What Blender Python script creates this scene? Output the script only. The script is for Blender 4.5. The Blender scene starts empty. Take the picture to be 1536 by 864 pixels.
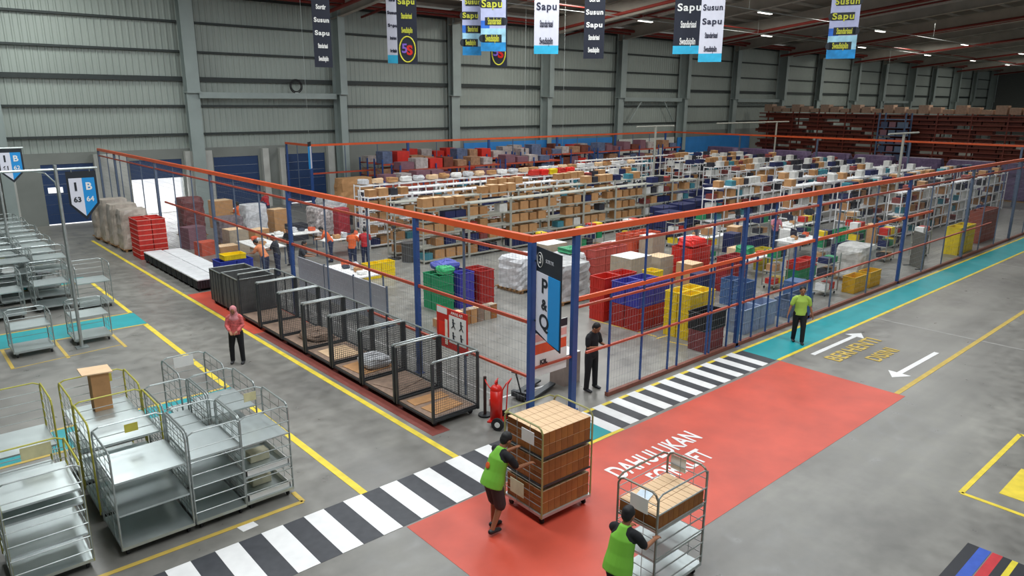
import bpy, bmesh, math, random
from mathutils import Vector, Matrix
rnd = random.Random(7)
PI = math.pi
sc = bpy.context.scene
COL = sc.collection

# ------------------------------------------------------------------ camera
F_PX = 1080.68
YAW, PITCH, ROLL = math.radians(48.46), math.radians(14.452), math.radians(0.288)
CAM = Vector((-10.5966, -11.3125, 6.7))
_f = Vector((math.cos(YAW)*math.cos(PITCH), math.sin(YAW)*math.cos(PITCH), -math.sin(PITCH)))
_r0 = Vector((math.sin(YAW), -math.cos(YAW), 0)); _u0 = _r0.cross(_f)
_r = _r0*math.cos(ROLL) + _u0*math.sin(ROLL); _u = -_r0*math.sin(ROLL) + _u0*math.cos(ROLL)
cd = bpy.data.cameras.new('camera'); cam = bpy.data.objects.new('camera', cd); COL.objects.link(cam)
M4 = Matrix(((_r.x, _u.x, -_f.x, CAM.x), (_r.y, _u.y, -_f.y, CAM.y), (_r.z, _u.z, -_f.z, CAM.z), (0, 0, 0, 1)))
cam.matrix_world = M4
cd.sensor_width = 36; cd.lens = 36*F_PX/1536; cd.clip_end = 600
sc.camera = cam

def at(px, py, z=0.0):
    d = _f*F_PX + _r*(px-768) - _u*(py-432)
    t = (z-CAM.z)/d.z
    return CAM + d*t

# ------------------------------------------------------------------ light
sc.view_settings.view_transform = 'Standard'
sc.view_settings.look = 'None'
sc.view_settings.exposure = -0.45
sc.view_settings.gamma = 1.0
sc.view_settings.use_curve_mapping = False
w = bpy.data.worlds.new('daylight'); sc.world = w; w.use_nodes = True
w.node_tree.nodes['Background'].inputs[0].default_value = (0.90, 0.96, 1.0, 1)
w.node_tree.nodes['Background'].inputs[1].default_value = 0.95

def area(name, loc, sx, sy, power, col=(1, 1, 1), rot=(0, 0, 0)):
    l = bpy.data.lights.new(name, 'AREA'); l.shape = 'RECTANGLE'; l.size = sx; l.size_y = sy
    l.energy = power; l.color = col
    o = bpy.data.objects.new(name, l); COL.objects.link(o); o.location = loc; o.rotation_euler = rot
    return o
for i, (x, y) in enumerate([(-6, 4), (6, 4), (18, 4), (34, 4), (-6, 16), (6, 16), (18, 16), (-6, -8), (8, -8)]):
    area('skylight', (x, y, 14.2), 2.2, 9, 1500, (0.93, 0.97, 1.0))
for i, (x, y) in enumerate([(28, 24), (47, 20), (67, 12), (86, 22), (106, 15), (125, 20)]):
    area('skylight', (x, y, 14.0), 3, 9, 1500, (1.0, 0.97, 0.9))
area('skylight', (-4, 30, 13.2), 6, 3, 900, (0.95, 1.0, 0.97))
area('dock_daylight', (2.1, 36.2, 1.6), 3.2, 3.0, 900, (0.95, 0.97, 1.0), (math.radians(-90), 0, 0))

# ------------------------------------------------------------------ materials
def lin(c):
    c = c/255.0
    return c/12.92 if c <= 0.04045 else ((c+0.055)/1.055)**2.4
def S(h):
    h = h.lstrip('#'); return tuple(lin(int(h[i:i+2], 16)) for i in (0, 2, 4)) + (1,)
ORD = ['first', 'second', 'third', 'fourth', 'fifth', 'sixth', 'seventh', 'eighth', 'ninth', 'tenth', 'eleventh', 'twelfth', 'thirteenth', 'fourteenth', 'fifteenth', 'sixteenth', 'seventeenth', 'eighteenth', 'nineteenth', 'twentieth']+['%d-th' % k for k in range(21, 60)]
_m = {}
def mat(name, col, rough=0.6, metal=0.0, var=0.12, scale=6.0, emit=None, estr=1.0, bump=0.0, alpha=None):
    if name in _m: return _m[name]
    m = bpy.data.materials.new(name); m.use_nodes = True; nt = m.node_tree; b = nt.nodes['Principled BSDF']
    c = S(col) if isinstance(col, str) else col
    b.inputs['Roughness'].default_value = rough; b.inputs['Metallic'].default_value = metal
    if emit is not None:
        b.inputs['Base Color'].default_value = c
        b.inputs['Emission Color'].default_value = S(emit); b.inputs['Emission Strength'].default_value = estr
    elif var > 0:
        tc = nt.nodes.new('ShaderNodeTexCoord'); n = nt.nodes.new('ShaderNodeTexNoise')
        n.inputs['Scale'].default_value = scale; n.inputs['Detail'].default_value = 5
        r = nt.nodes.new('ShaderNodeValToRGB')
        r.color_ramp.elements[0].position = 0.3; r.color_ramp.elements[1].position = 0.7
        r.color_ramp.elements[0].color = tuple(v*(1-var) for v in c[:3])+(1,)
        r.color_ramp.elements[1].color = tuple(min(1, v*(1+var)) for v in c[:3])+(1,)
        nt.links.new(tc.outputs['Object'], n.inputs['Vector']); nt.links.new(n.outputs['Fac'], r.inputs[0])
        nt.links.new(r.outputs[0], b.inputs['Base Color'])
        if bump:
            bp = nt.nodes.new('ShaderNodeBump'); bp.inputs['Strength'].default_value = bump; bp.inputs['Distance'].default_value = 0.03
            nt.links.new(n.outputs['Fac'], bp.inputs['Height']); nt.links.new(bp.outputs[0], b.inputs['Normal'])
    else:
        b.inputs['Base Color'].default_value = c
    _m[name] = m
    return m

def floor_mat():
    m = bpy.data.materials.new('concrete_floor'); m.use_nodes = True; nt = m.node_tree; b = nt.nodes['Principled BSDF']
    tc = nt.nodes.new('ShaderNodeTexCoord')
    def noise(sc_, sx=1, sy=1, det=6):
        mp = nt.nodes.new('ShaderNodeMapping'); mp.inputs['Scale'].default_value = (sx, sy, 1)
        n = nt.nodes.new('ShaderNodeTexNoise'); n.inputs['Scale'].default_value = sc_; n.inputs['Detail'].default_value = det
        nt.links.new(tc.outputs['Object'], mp.inputs[0]); nt.links.new(mp.outputs[0], n.inputs['Vector']); return n
    def ramp(a, b_, c1, c2):
        r = nt.nodes.new('ShaderNodeValToRGB'); r.color_ramp.elements[0].position = a; r.color_ramp.elements[1].position = b_
        r.color_ramp.elements[0].color = c1; r.color_ramp.elements[1].color = c2; return r
    n1 = noise(0.35); r1 = ramp(0.3, 0.75, S('#797772'), S('#9a9890')); nt.links.new(n1.outputs['Fac'], r1.inputs[0])
    n2 = noise(3.0, 1, 1, 8); r2 = ramp(0.35, 0.7, (0.82, 0.82, 0.82, 1), (1.08, 1.08, 1.08, 1)); nt.links.new(n2.outputs['Fac'], r2.inputs[0])
    n3 = noise(1.6, 0.12, 1.0, 3); r3 = ramp(0.42, 0.62, (0.86, 0.86, 0.86, 1), (1, 1, 1, 1)); nt.links.new(n3.outputs['Fac'], r3.inputs[0])
    def mul(a, c):
        x = nt.nodes.new('ShaderNodeMix'); x.data_type = 'RGBA'; x.blend_type = 'MULTIPLY'; x.inputs[0].default_value = 1
        nt.links.new(a, x.inputs[6]); nt.links.new(c, x.inputs[7]); return x.outputs[2]
    o = mul(mul(r1.outputs[0], r2.outputs[0]), r3.outputs[0])
    nt.links.new(o, b.inputs['Base Color'])
    rr = ramp(0.3, 0.7, (0.27, 0.27, 0.27, 1), (0.48, 0.48, 0.48, 1)); nt.links.new(n2.outputs['Fac'], rr.inputs[0])
    nt.links.new(rr.outputs[0], b.inputs['Roughness'])
    return m

CONC = floor_mat()
RED = mat('red_floor_paint', '#c9503c', 0.45, var=0.12, scale=1.3)
TEAL = mat('teal_floor_paint', '#109aa0', 0.45, var=0.1, scale=2)
YEL = mat('yellow_floor_paint', '#e8cf3e', 0.5, var=0.14, scale=4)
YELP = mat('worn_yellow_paint', '#c9ac50', 0.55, var=0.12, scale=4)
WHT = mat('white_floor_paint', '#ececea', 0.5, var=0.05, scale=5)
BLKP = mat('black_floor_paint', '#3b3d42', 0.5, var=0.2, scale=6)
WALLM = mat('wall_sheet', '#99a29b', 0.5, 0.1, var=0.10, scale=0.25)
GIRT = mat('shaded_girt_steel', '#343b3a', 0.6, 0.2, var=0.1)  # dark tone paints in the shadow lines along the wall girts
COLM = mat('column_steel', '#94a09d', 0.5, 0.0, var=0.08, scale=1)
ROOFM = mat('roof_sheet', '#8d8980', 0.7, var=0.1, scale=0.5)
RAFT = mat('rafter_steel', '#b3afa5', 0.6, var=0.12, scale=1)
REDP = mat('red_pipe', '#7c2a22', 0.5, var=0.1)
CONCP = mat('concrete_pier', '#b9bab4', 0.8, var=0.1, scale=1.5)
DOORB = mat('blue_door', '#1f3a63', 0.5, var=0.08)
ORG = mat('orange_steel', '#d9592a', 0.4, var=0.08, scale=2)
ORGD = mat('orange_rail', '#b04a33', 0.45, var=0.1, scale=2)
BLU = mat('blue_steel', '#2b4c86', 0.4, var=0.08)
GRYS = mat('grey_post', '#5c6a80', 0.45, 0.2, var=0.08)
WIRE = mat('dark_wire', '#4c4f52', 0.5, 0.5, var=0)
WIREL = mat('grey_wire', '#8b8f92', 0.5, 0.3, var=0)
GALV = mat('galvanised_tube', '#a9b0ae', 0.35, 0.6, var=0.1, scale=8)
ZINC = mat('zinc_sheet', '#bcc5c4', 0.36, 0.65, var=0.08, scale=2)
YTUBE = mat('yellow_green_tube', '#b8b24a', 0.4, 0.1, var=0.1)
BLACK = mat('black_plastic', '#1b1c1f', 0.5, var=0.1)
RUB = mat('rubber', '#202022', 0.7, var=0)
DARKM = mat('dark_cage_steel', '#43474a', 0.45, 0.4, var=0.15)
BROWN = mat('cardboard', '#b88a5c', 0.8, var=0.12, scale=5)
BROWND = mat('cardboard_dark', '#9a6230', 0.8, var=0.16, scale=5)
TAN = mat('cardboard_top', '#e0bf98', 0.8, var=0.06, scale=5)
BOARD = mat('floor_board', '#8b7463', 0.8, var=0.25, scale=5)
PAPER = mat('white_paper', '#e8e8e4', 0.6, var=0.03)
REDC = mat('red_crate', '#c22c22', 0.45, var=0.1)
BLUC = mat('blue_crate', '#2c3c9c', 0.45, var=0.1)
YELC = mat('yellow_crate', '#e8c91c', 0.45, var=0.08)
GRNC = mat('green_crate', '#1f8a5a', 0.45, var=0.1)
NAVY = mat('navy_crate', '#1c2552', 0.5, var=0.12)
WHITESTEEL = mat('white_shelf_steel', '#a9a99e', 0.5, var=0.05)
GREYB = mat('grey_board', '#bcbfc6', 0.6, var=0.05)
SIGNBLK = mat('sign_dark', '#1c232b', 0.5, var=0)
SIGNBLU = mat('sign_blue', '#1a8fd4', 0.5, var=0)
SIGNWHT = mat('sign_white', '#dadbe6', 0.5, var=0)
FIRE = mat('fire_red', '#cf1f12', 0.35, var=0.08)
WRAP = mat('stretch_wrap', '#b9aea2', 0.3, var=0.3, scale=3, bump=0.6)
SACK = mat('pale_sacks', '#c9cacc', 0.5, var=0.2, scale=6, bump=0.5)
WOOD = mat('pallet_wood', '#8f6e48', 0.8, var=0.2)
BLUEW = mat('blue_hoarding', '#2f7fc4', 0.6, var=0.1, scale=1)
SKIN = mat('skin', '#9c6a4c', 0.55, var=0.04)
HAIR = mat('black_hair', '#121010', 0.6, var=0)
LIME = mat('lime_vest', '#7cc23c', 0.7, var=0.06, scale=4)
BLKC = mat('black_cloth', '#18191d', 0.85, var=0.1)
SHORT = mat('brown_shorts', '#3e3233', 0.85, var=0.1)
LAMP = mat('lamp_tube', '#ffffff', emit='#fff8ec', estr=6.0)
OUTS = mat('outdoor_light', '#ffffff', emit='#ffffff', estr=1.1)

# ------------------------------------------------------------------ mesh helpers
class MB:
    def __init__(s): s.v = []; s.f = []; s.mi = []; s.mats = []
    def slot(s, m):
        if m not in s.mats: s.mats.append(m)
        return s.mats.index(m)
    def add(s, vs, fs, m=None):
        k = len(s.v); s.v += [tuple(v) for v in vs]; i = s.slot(m) if m is not None else 0
        for f in fs: s.f.append([a+k for a in f]); s.mi.append(i)
        return s
    def box(s, x0, x1, y0, y1, z0, z1, m=None, bev=0.0):
        if bev > 0:
            b = bev
            ring = [(x0+b, y0), (x1-b, y0), (x1, y0+b), (x1, y1-b), (x1-b, y1), (x0+b, y1), (x0, y1-b), (x0, y0+b)]
            inn = [(x0+b, y0+b), (x1-b, y0+b), (x1-b, y0+b), (x1-b, y1-b), (x1-b, y1-b), (x0+b, y1-b), (x0+b, y1-b), (x0+b, y0+b)]
            vs = [(x, y, z0) for x, y in ring]+[(x, y, z1-b) for x, y in ring]+[(x, y, z1) for x, y in inn]
            fs = [list(range(7, -1, -1)), list(range(16, 24))]
            for i in range(8):
                j = (i+1) % 8
                fs += [[i, j, j+8, i+8], [i+8, j+8, j+16, i+16]]
            return s.add(vs, fs, m)
        vs = [(x0, y0, z0), (x1, y0, z0), (x1, y1, z0), (x0, y1, z0), (x0, y0, z1), (x1, y0, z1), (x1, y1, z1), (x0, y1, z1)]
        return s.add(vs, [[3, 2, 1, 0], [4, 5, 6, 7], [0, 1, 5, 4], [1, 2, 6, 5], [2, 3, 7, 6], [3, 0, 4, 7]], m)
    def bar(s, p, q, r, n=6, m=None, cap=True):
        p = Vector(p); q = Vector(q); d = (q-p)
        if d.length < 1e-6: return s
        d.normalize(); a = d.orthogonal().normalized() if abs(d.z) < 0.99 else Vector((1, 0, 0)); b = d.cross(a).normalized()
        if n == 4: a, b = (a+b).normalized(), (b-a).normalized()
        vs = []
        for c in (p, q):
            for i in range(n):
                t = 2*PI*i/n; vs.append(c + a*math.cos(t)*r + b*math.sin(t)*r)
        fs = [[i, (i+1) % n, (i+1) % n+n, i+n] for i in range(n)]
        if cap: fs += [list(range(n-1, -1, -1)), list(range(n, 2*n))]
        return s.add(vs, fs, m)
    def path(s, pts, r, n=6, m=None):
        pts = [Vector(p) for p in pts]
        for i in range(len(pts)-1): s.bar(pts[i], pts[i+1], r, n, m)
        return s
    def cyl(s, c, axis, r, h, n=14, m=None):
        c = Vector(c); a = Vector(axis).normalized()*h/2
        return s.bar(c-a, c+a, r, n, m)
    def prism(s, poly, z0, z1, m=None):
        n = len(poly)
        vs = [(x, y, z0) for x, y in poly]+[(x, y, z1) for x, y in poly]
        return s.add(vs, [list(range(n-1, -1, -1)), list(range(n, 2*n))]+[[i, (i+1) % n, (i+1) % n+n, i+n] for i in range(n)], m)
    def ell(s, c, rx, ry, rz, nu=12, nv=8, m=None, rot=None):
        vs = []; fs = []
        c = Vector(c)
        for j in range(nv+1):
            th = PI*j/nv
            for i in range(nu):
                p = Vector((rx*math.sin(th)*math.cos(2*PI*i/nu), ry*math.sin(th)*math.sin(2*PI*i/nu), rz*math.cos(th)))
                if rot is not None: p = rot @ p
                vs.append(c+p)
        for j in range(nv):
            for i in range(nu):
                fs.append([j*nu+i, (j+1)*nu+i, (j+1)*nu+(i+1) % nu, j*nu+(i+1) % nu])
        return s.add(vs, fs, m)
    def mesh(s, name, m=None):
        me = bpy.data.meshes.new(name); me.from_pydata(s.v, [], s.f)
        mats = s.mats if s.mats else [m]
        for q in mats: me.materials.append(q)
        if s.mats: me.polygons.foreach_set('material_index', s.mi)
        me.update(); return me
    def build(s, name, m=None, parent=None, loc=None, label=None):
        o = bpy.data.objects.new(name, s.mesh(name, m)); COL.objects.link(o)
        if parent is not None: o.parent = parent
        if loc is not None: o.location = loc
        if label: o['label'] = label
        return o

def clean(o):
    bm = bmesh.new(); bm.from_mesh(o.data); bmesh.ops.remove_doubles(bm, verts=bm.verts, dist=1e-5)
    bmesh.ops.recalc_face_normals(bm, faces=bm.faces); bm.to_mesh(o.data); bm.free()
def thing(name, label, cat, loc=(0, 0, 0), rz=0.0, group=None):
    o = bpy.data.objects.new(name, None); COL.objects.link(o); o.empty_display_size = 0.1
    o.location = loc; o.rotation_euler = (0, 0, rz); o['label'] = label; o['category'] = cat
    if group: o['group'] = group
    return o
def tag(o, label, cat, group=None, kind=None):
    o['label'] = label; o['category'] = cat
    if group: o['group'] = group
    if kind: o['kind'] = kind
    return o
def struct(name, mb, m=None, parent=None):
    o = mb.build(name, m, parent)
    o['kind'] = 'structure'
    return o
def dup(root, loc, rz=None, label=None, group=None):
    r = root.copy(); COL.objects.link(r); r.location = loc
    if rz is not None: r.rotation_euler = (0, 0, rz)
    if label: r['label'] = label
    if group: r['group'] = group
    for ch in list(root.children):
        c = ch.copy(); COL.objects.link(c); c.parent = r
        for g in list(ch.children):
            d = g.copy(); COL.objects.link(d); d.parent = c
    return r
def smooth(o):
    o.data.polygons.foreach_set('use_smooth', [True]*len(o.data.polygons)); return o

def text(name, body, size, m, parent, loc, rot, align='CENTER', extrude=0.002, label=None, sx=1.0, sp=1.0, bold=0.0):
    cu = bpy.data.curves.new(name, 'FONT'); cu.body = body; cu.size = size; cu.extrude = extrude
    cu.align_x = align; cu.align_y = 'CENTER'; cu.space_character = sp; cu.offset = bold
    to = bpy.data.objects.new(name+'_tmp', cu); COL.objects.link(to)
    dg = bpy.context.evaluated_depsgraph_get(); me = bpy.data.meshes.new_from_object(to.evaluated_get(dg))
    COL.objects.unlink(to); bpy.data.objects.remove(to)
    me.materials.clear(); me.materials.append(m)
    o = bpy.data.objects.new(name, me); COL.objects.link(o)
    if parent is not None: o.parent = parent
    o.location = loc; o.rotation_euler = rot; o.scale = (sx, 1, 1)
    if label: o['label'] = label
    return o

# ================================================================== SETTING
fl = struct('floor', MB().box(-45, 155, -60, 38, -0.3, 0.0), CONC)
def paint(name, poly, m, z=0.004, label=None):
    o = MB().prism(poly, 0.0005, z, m).build(name, None, fl)
    if label: o['label'] = label
    return o
def rect(x0, x1, y0, y1): return [(x0, y0), (x1, y0), (x1, y1), (x0, y1)]
def pline(p, q, wd, m=YEL, name='painted_line', z=0.006):
    p = Vector(p); q = Vector(q); d = (q-p).normalized(); n = Vector((-d.y, d.x))*wd/2
    return paint(name, [tuple(p-n), tuple(q-n), tuple(q+n), tuple(p+n)], m, z)
# red zones, teal walkways
red = paint('red_painted_zone', rect(-4.98, 6.93, -5.6, -2.42), RED, 0.004)
paint('teal_walkway', rect(6.9, 47, -2.3, -1.3), TEAL, 0.004)
paint('teal_walkway', rect(-1.4, 0.25, -2.3, -1.3), TEAL, 0.004)
paint('teal_walkway', rect(-16, -4.9, 12.2, 13.7), TEAL, 0.004)
paint('teal_walkway', rect(-16, -4.9, 4.25, 5.35), TEAL, 0.004)
paint('teal_walkway', rect(-14, -5.0, 19.3, 20.3), TEAL, 0.004)
paint('red_painted_zone', rect(-2.75, -2.3, 0.0, 8.95), mat('dark_red_paint', '#7c3a30', 0.6), 0.004)
paint('red_painted_zone', rect(-2.83, -1.0, 9.0, 14.9), RED, 0.004)
for y in (-2.35, -1.25): pline((6.95 if y < -2 else 0.4, y), (47, y), 0.1, YEL)
pline((-1.4, -2.36), (0.5, -2.36), 0.09, YEL)
for y in (12.15, 13.75, 4.2, 5.4, 19.3): pline((-16, y), (-4.95, y), 0.09, YELP)
pline((-2.93, -1.05), (-2.93, 28.5), 0.13, YEL)
pline((-4.97, -1.05), (-4.97, 4.2), 0.14, YEL); pline((-4.97, 5.4), (-4.97, 12.15), 0.14, YEL)
pline((-4.97, 13.75), (-4.97, 19.3), 0.12, YEL)
pline((6.93, -5.4), (30, -5.25), 0.12, YELP)
pline((-12, -0.55), (-5.9, -0.6), 0.09, YELP); pline((-5.9, -0.6), (-5.9, -0.2), 0.08, YELP)
for p, q in (((3.05, -8.0), (6.6, -8.0)), ((3.05, -8.0), (3.0, -11.0)), ((6.6, -8.0), (6.6, -11)), ((14.2, -8.6), (20, -8.6))): pline(p, q, 0.09, YEL)
paint('yellow_painted_square', rect(3.55, 4.9, -10.5, -8.45), YEL, 0.005)
for x in (-8.65, -7.4, -6.0): pline((x, 10.2), (x, 12.1), 0.08, YELP)
pline((-8.7, 10.2), (-6.0, 10.5), 0.03, YELP)
W2 = mat('pale_joint', '#a3a19d', 0.6)
for x in (-0.4, 13.0, 25.5): pline((x, -40 if x > 0 else 0.6), (x+0.0, -2.4 if x > 0 else 30), 0.07, W2, 'floor_joint', 0.003)
pline((-0.4, 0.6), (0.9, 0.45), 0.06, WHT)
pline((14, 8), (14, 12.5), 0.08, WHT)
pline(at(888, 480)[:2], at(985, 505)[:2], .06, YELP); pline(at(985, 508)[:2], at(1040, 492)[:2], .06, YELP); pline(at(1000, 512)[:2], at(1040, 520)[:2], .06, YELP)
# crosswalks: stripes run along Y
cw = MB(); x = -9.6
k = 0
paint('crosswalk_ground', rect(-11.5, -1.4, -2.38, -1.05), BLKP, 0.003)
x = -11.2
while x < -1.5:
    paint('crosswalk_stripe', [(x, -2.38), (x+0.36, -2.38), (x+0.36, -1.05), (x, -1.05)], WHT, 0.006); x += 0.727
paint('crosswalk_ground', rect(0.25, 6.9, -2.32, -1.2), BLKP, 0.0035)
x = 0.2
while x < 6.7:
    paint('crosswalk_stripe', rect(x, x+0.3, -2.32, -1.2), WHT, 0.007); x += 0.6
paint('white_painted_patch', [tuple(at(*p)[:2]) for p in ((353, 790), (376, 780), (388, 788), (365, 798))], WHT, 0.005)
# floor lettering (reads towards -Y from the camera's side)
def floor_text(body, size, px, py, m, rz=0.0, sx=1.0, sp=1.05):
    p = at(px, py, 0)
    return text('painted_lettering', body, size, m, fl, (p.x, p.y, 0.009), (0, 0, rz), extrude=0.002, sx=sx, sp=sp, bold=0.012)
floor_text('DAHULUKAN', 0.62, 985, 681, WHT, 0.0, 0.66)
floor_text('FORKLIFT', 0.62, 1022, 700, WHT, 0.0, 0.58)
floor_text('BERHENTI', 0.62, 1282, 524, YELP, 0, 0.95)
floor_text('DISINI', 0.55, 1325, 532, YELP, 0, 0.9)
def arrow(p, q, wd=0.13):
    p = Vector(p); q = Vector(q); d = (q-p).normalized(); n = Vector((-d.y, d.x)); b = q-d*0.45
    paint('painted_arrow', [tuple(p-n*wd/2), tuple(b-n*wd/2), tuple(b-n*0.28), tuple(q), tuple(b+n*0.28), tuple(b+n*wd/2), tuple(p+n*wd/2)], WHT, 0.006)
arrow(at(1219, 532)[:2], at(1292, 500)[:2]); arrow(at(1405, 529)[:2], at(1338, 566)[:2])
# coloured striped floor board at the lower right
base = at(1400, 864)
stripes = [('#22242a', 0.0, 0.16), ('#2f56b8', 0.16, 0.32), ('#c22a32', 0.34, 0.48), ('#22242a', 0.48, 0.6), ('#e2cf32', 0.60, 0.68), ('#22242a', 0.68, 0.86), ('#e6e9f2', 0.86, 1.0), ('#c22a32', 1.02, 1.14), ('#22242a', 1.14, 1.34), ('#e2cf32', 1.34, 1.46), ('#2f56b8', 1.46, 1.7)]
for c, a, b in stripes:
    paint('painted_colour_stripe', rect(-0.9, 1.45, -8.6-b*1.0, -8.6-a*1.0), mat('stripe_'+c[1:], c, 0.5), 0.005)
pline((0.55, -9.0), (0.62, -9.4), 0.07, WHT, 'painted_cross', 0.009); pline((0.4, -9.25), (0.78, -9.15), 0.07, WHT, 'painted_cross', 0.009)

# ---- back wall: corrugated sheets, door openings left free
DOORS = [(-14.0, -11.2), (-9.1, -6.2), (-3.65, -1.1), (0.75, 3.65), (5.55, 8.4), (10.2, 13.1)]
WY = 35.0; WTOP = 13.3
def corr(x0, x1, z0, z1):
    mb = MB(); n = int((x1-x0)/0.34); vs = []; prof = []
    for i in range(n):
        a = x0+(x1-x0)*i/n; s_ = (x1-x0)/n
        prof += [(a, 0), (a+s_*0.55, 0), (a+s_*0.68, -0.03), (a+s_*0.88, -0.03)]
    prof.append((x1, 0))
    vs = [(x, WY+y, z0) for x, y in prof]+[(x, WY+y, z1) for x, y in prof]; m_ = len(prof)
    mb.add(vs, [[i, i+1, i+1+m_, i+m_] for i in range(m_-1)])
    return mb
wall = struct('wall_back', corr(-45, 155, 3.9, WTOP), WALLM)
lowm = MB()
xs = [-45]+[v for d in DOORS for v in d]+[155]
for i in range(0, len(xs), 2): lowm.box(xs[i], xs[i+1], WY-0.05, WY+0.25, 0, 3.3)
lowm.box(-45, 155, WY-0.02, WY+0.25, 3.3, 3.9)
o = lowm.build('lower_wall', mat('lower_wall_paint', '#7f837e', 0.8, var=0.1, scale=0.6), wall)
# concrete / shelter panels between the doors
pm = MB()
for a, b in ((-5.6, -4.9), (-0.95, 0.6), (3.8, 4.5), (4.95, 5.4), (8.6, 9.0), (9.75, 10.1), (13.2, 13.7), (-1.1, -0.95), (-10.5, -9.5)):
    pm.box(a, b, WY-0.35, WY-0.03, 0, 3.75)
pm.build('dock_pier', CONCP, wall)
g = MB()
for z, h in ((4.75, 0.12), (6.4, 0.12), (7.95, 0.26), (9.5, 0.12), (11.15, 0.12), (12.75, 0.14)):
    g.box(-45, 155, WY-0.26, WY-0.05, z-h/2, z+h/2)
struct('trim_1', g, GIRT)
for i, (a, b) in enumerate(DOORS):
    if i == 3:
        d = MB().box(a, b, WY+0.02, WY+0.12, 2.2, 3.3); d0 = struct('door_%d' % (i+1), d, DOORB)
        MB().box(a-0.2, b+0.2, WY+1.2, WY+1.25, 0, 2.9).build('outdoor_view', OUTS, d0, label='bright daylight outside the raised dock door')
    else:
        d = MB()
        for z in range(6): d.box(a, b, WY+0.02, WY+0.10, 0.03+z*0.545, 0.03+z*0.545+0.535)
        d0 = struct('door_%d' % (i+1), d, DOORB)
        if i == 2:
            for (c, e) in ((-3.45, -2.75), (-1.55, -1.15)): MB().box(c, e, WY-0.02, WY+0.02, 1.75, 2.05).build('door_pane', OUTS, d0)
        MB().box(a, b, WY+0.0, WY+0.02, 0.0, 0.045).build('light_gap', OUTS, d0)
# columns
def column(x, deep, i, fw):
    m_ = MB(); y0 = WY-0.28-deep; y1 = WY-0.3
    zs = 7.2; taper = 0.75
    def seg(z0, z1, sy0):
        m_.box(x-fw/2, x+fw/2, sy0, sy0+0.05, z0, z1); m_.box(x-fw/2, x+fw/2, y1-0.03, y1+0.02, z0, z1); m_.box(x-0.02, x+0.02, sy0+0.05, y1-0.03, z0, z1)
    seg(0, zs, y0+0.2); seg(zs+0.0, WTOP-0.1, y0)
    m_.box(x-fw/2-0.03, x+fw/2+0.03, y0-0.03, y1, zs-0.06, zs+0.04)
    m_.box(x-fw/2-0.1, x+fw/2+0.1, y0, y1, 0, 0.05)
    struct('trim_%d' % (i+2), m_, COLM)
n = 0
for k in range(-3, 16):
    xm = 14.1+19.45*k
    if -40 < xm < 152: column(xm, 1.15, n, 0.5); n += 1
    xw = 4.5+19.45*k
    if -40 < xw < 152: column(xw, 0.65, n, 0.75); n += 1
# transverse beams on the wall
tb = MB()
for k in range(-1, 7):
    a = 4.5+19.45*k
    if k in (0, 2, 3, 5): tb.box(a+0.3, a+9.3, WY-0.9, WY-0.6, 6.85, 7.2)
    if k in (2,): tb.bar((a+1.2, WY-0.75, 4.9), (a+3, WY-0.75, 6.9), 0.07, 6); tb.bar((a+8.2, WY-0.75, 4.9), (a+6.5, WY-0.75, 6.9), 0.07, 6)
struct('trim_60', tb, COLM)
# end wall and left wall
struct('wall_right', MB().box(153, 153.3, -60, 38, 0, 30), mat('end_wall', '#6a6e6a', 0.8))
struct('wall_left', MB().box(-45.3, -45, -60, 38, 0, 30), WALLM)
# roof
def zr(y): return 13.5+0.1*(WY-y)
roof = MB(); roof.add([(-45, 36, zr(36)), (155, 36, zr(36)), (155, -60, zr(-60)), (-45, -60, zr(-60)), (-45, 36, zr(36)+.1), (155, 36, zr(36)+.1), (155, -60, zr(-60)+.1), (-45, -60, zr(-60)+.1)], [[0, 3, 2, 1], [4, 5, 6, 7], [0, 1, 5, 4], [2, 3, 7, 6]])
ceil = struct('ceiling', roof, ROOFM)
pu = MB()
for i in range(18):
    y = 34-i*2.2; z = zr(y)-0.14; pu.box(-40, 152, y-0.04, y+0.04, z-0.1, z+0.12)
pu.build('purlin', RAFT, ceil)
def rafter(x, d):
    m_ = MB(); y0, y1 = WY-0.3, -20.0
    for (a, b, wd) in ((d, d-0.07, 0.22), (d-0.07, 0.1, 0.015), (0.1, 0.02, 0.2)):
        vs = []
        for (y, extra) in ((y0, 0.35), (y1, 0)):
            zb = zr(y)-0.24
            aa = a+extra if a > 0.5 else a; bb = b+extra if b > 0.5 else b
            vs += [(x-wd/2*1.6, y, zb-aa), (x+wd/2*1.6, y, zb-aa), (x+wd/2*1.6, y, zb-bb), (x-wd/2*1.6, y, zb-bb)]
        m_.add(vs, [[0, 1, 2, 3], [7, 6, 5, 4], [0, 4, 5, 1], [1, 5, 6, 2], [2, 6, 7, 3], [3, 7, 4, 0]])
    return m_
for k in range(0, 8):
    rafter(14.1+19.45*k, 1.0).build('rafter', RAFT, ceil)
    if k < 7: rafter(23.8+19.45*k, 0.7).build('rafter', RAFT, ceil)
for k in range(0, 8):
    x = 14.1+19.45*k
    z0, z1 = zr(34)-1.5, zr(-20)-1.35
    MB().bar((x-1.2, 34, z0), (x-1.2, -20, z1), 0.12, 8).build('sprinkler_pipe', REDP, ceil)
    MB().bar((x+1.8, 34, z0+0.1), (x+1.8, -20, z1+0.3), 0.08, 8).build('sprinkler_pipe', REDP, ceil)
for y, z, r_ in ((33.4, 12.75, 0.09), (33.0, 12.95, 0.13), (26, 13.2, 0.06)):
    MB().bar((5, y, z), (152, y, z), r_, 8).build('sprinkler_pipe', REDP, ceil)
for y in (24.6, 15.9):
    MB().bar((15, y, 12.66), (150, y, 12.66), 0.025, 6).build('conduit', GALV, ceil)
hang = MB()
for k in range(8):
    for y in (24.6, 15.9):
        hang.bar((18+16*k, y, 12.66), (18+16*k, y, zr(y)-0.2), 0.012, 4)
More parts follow.
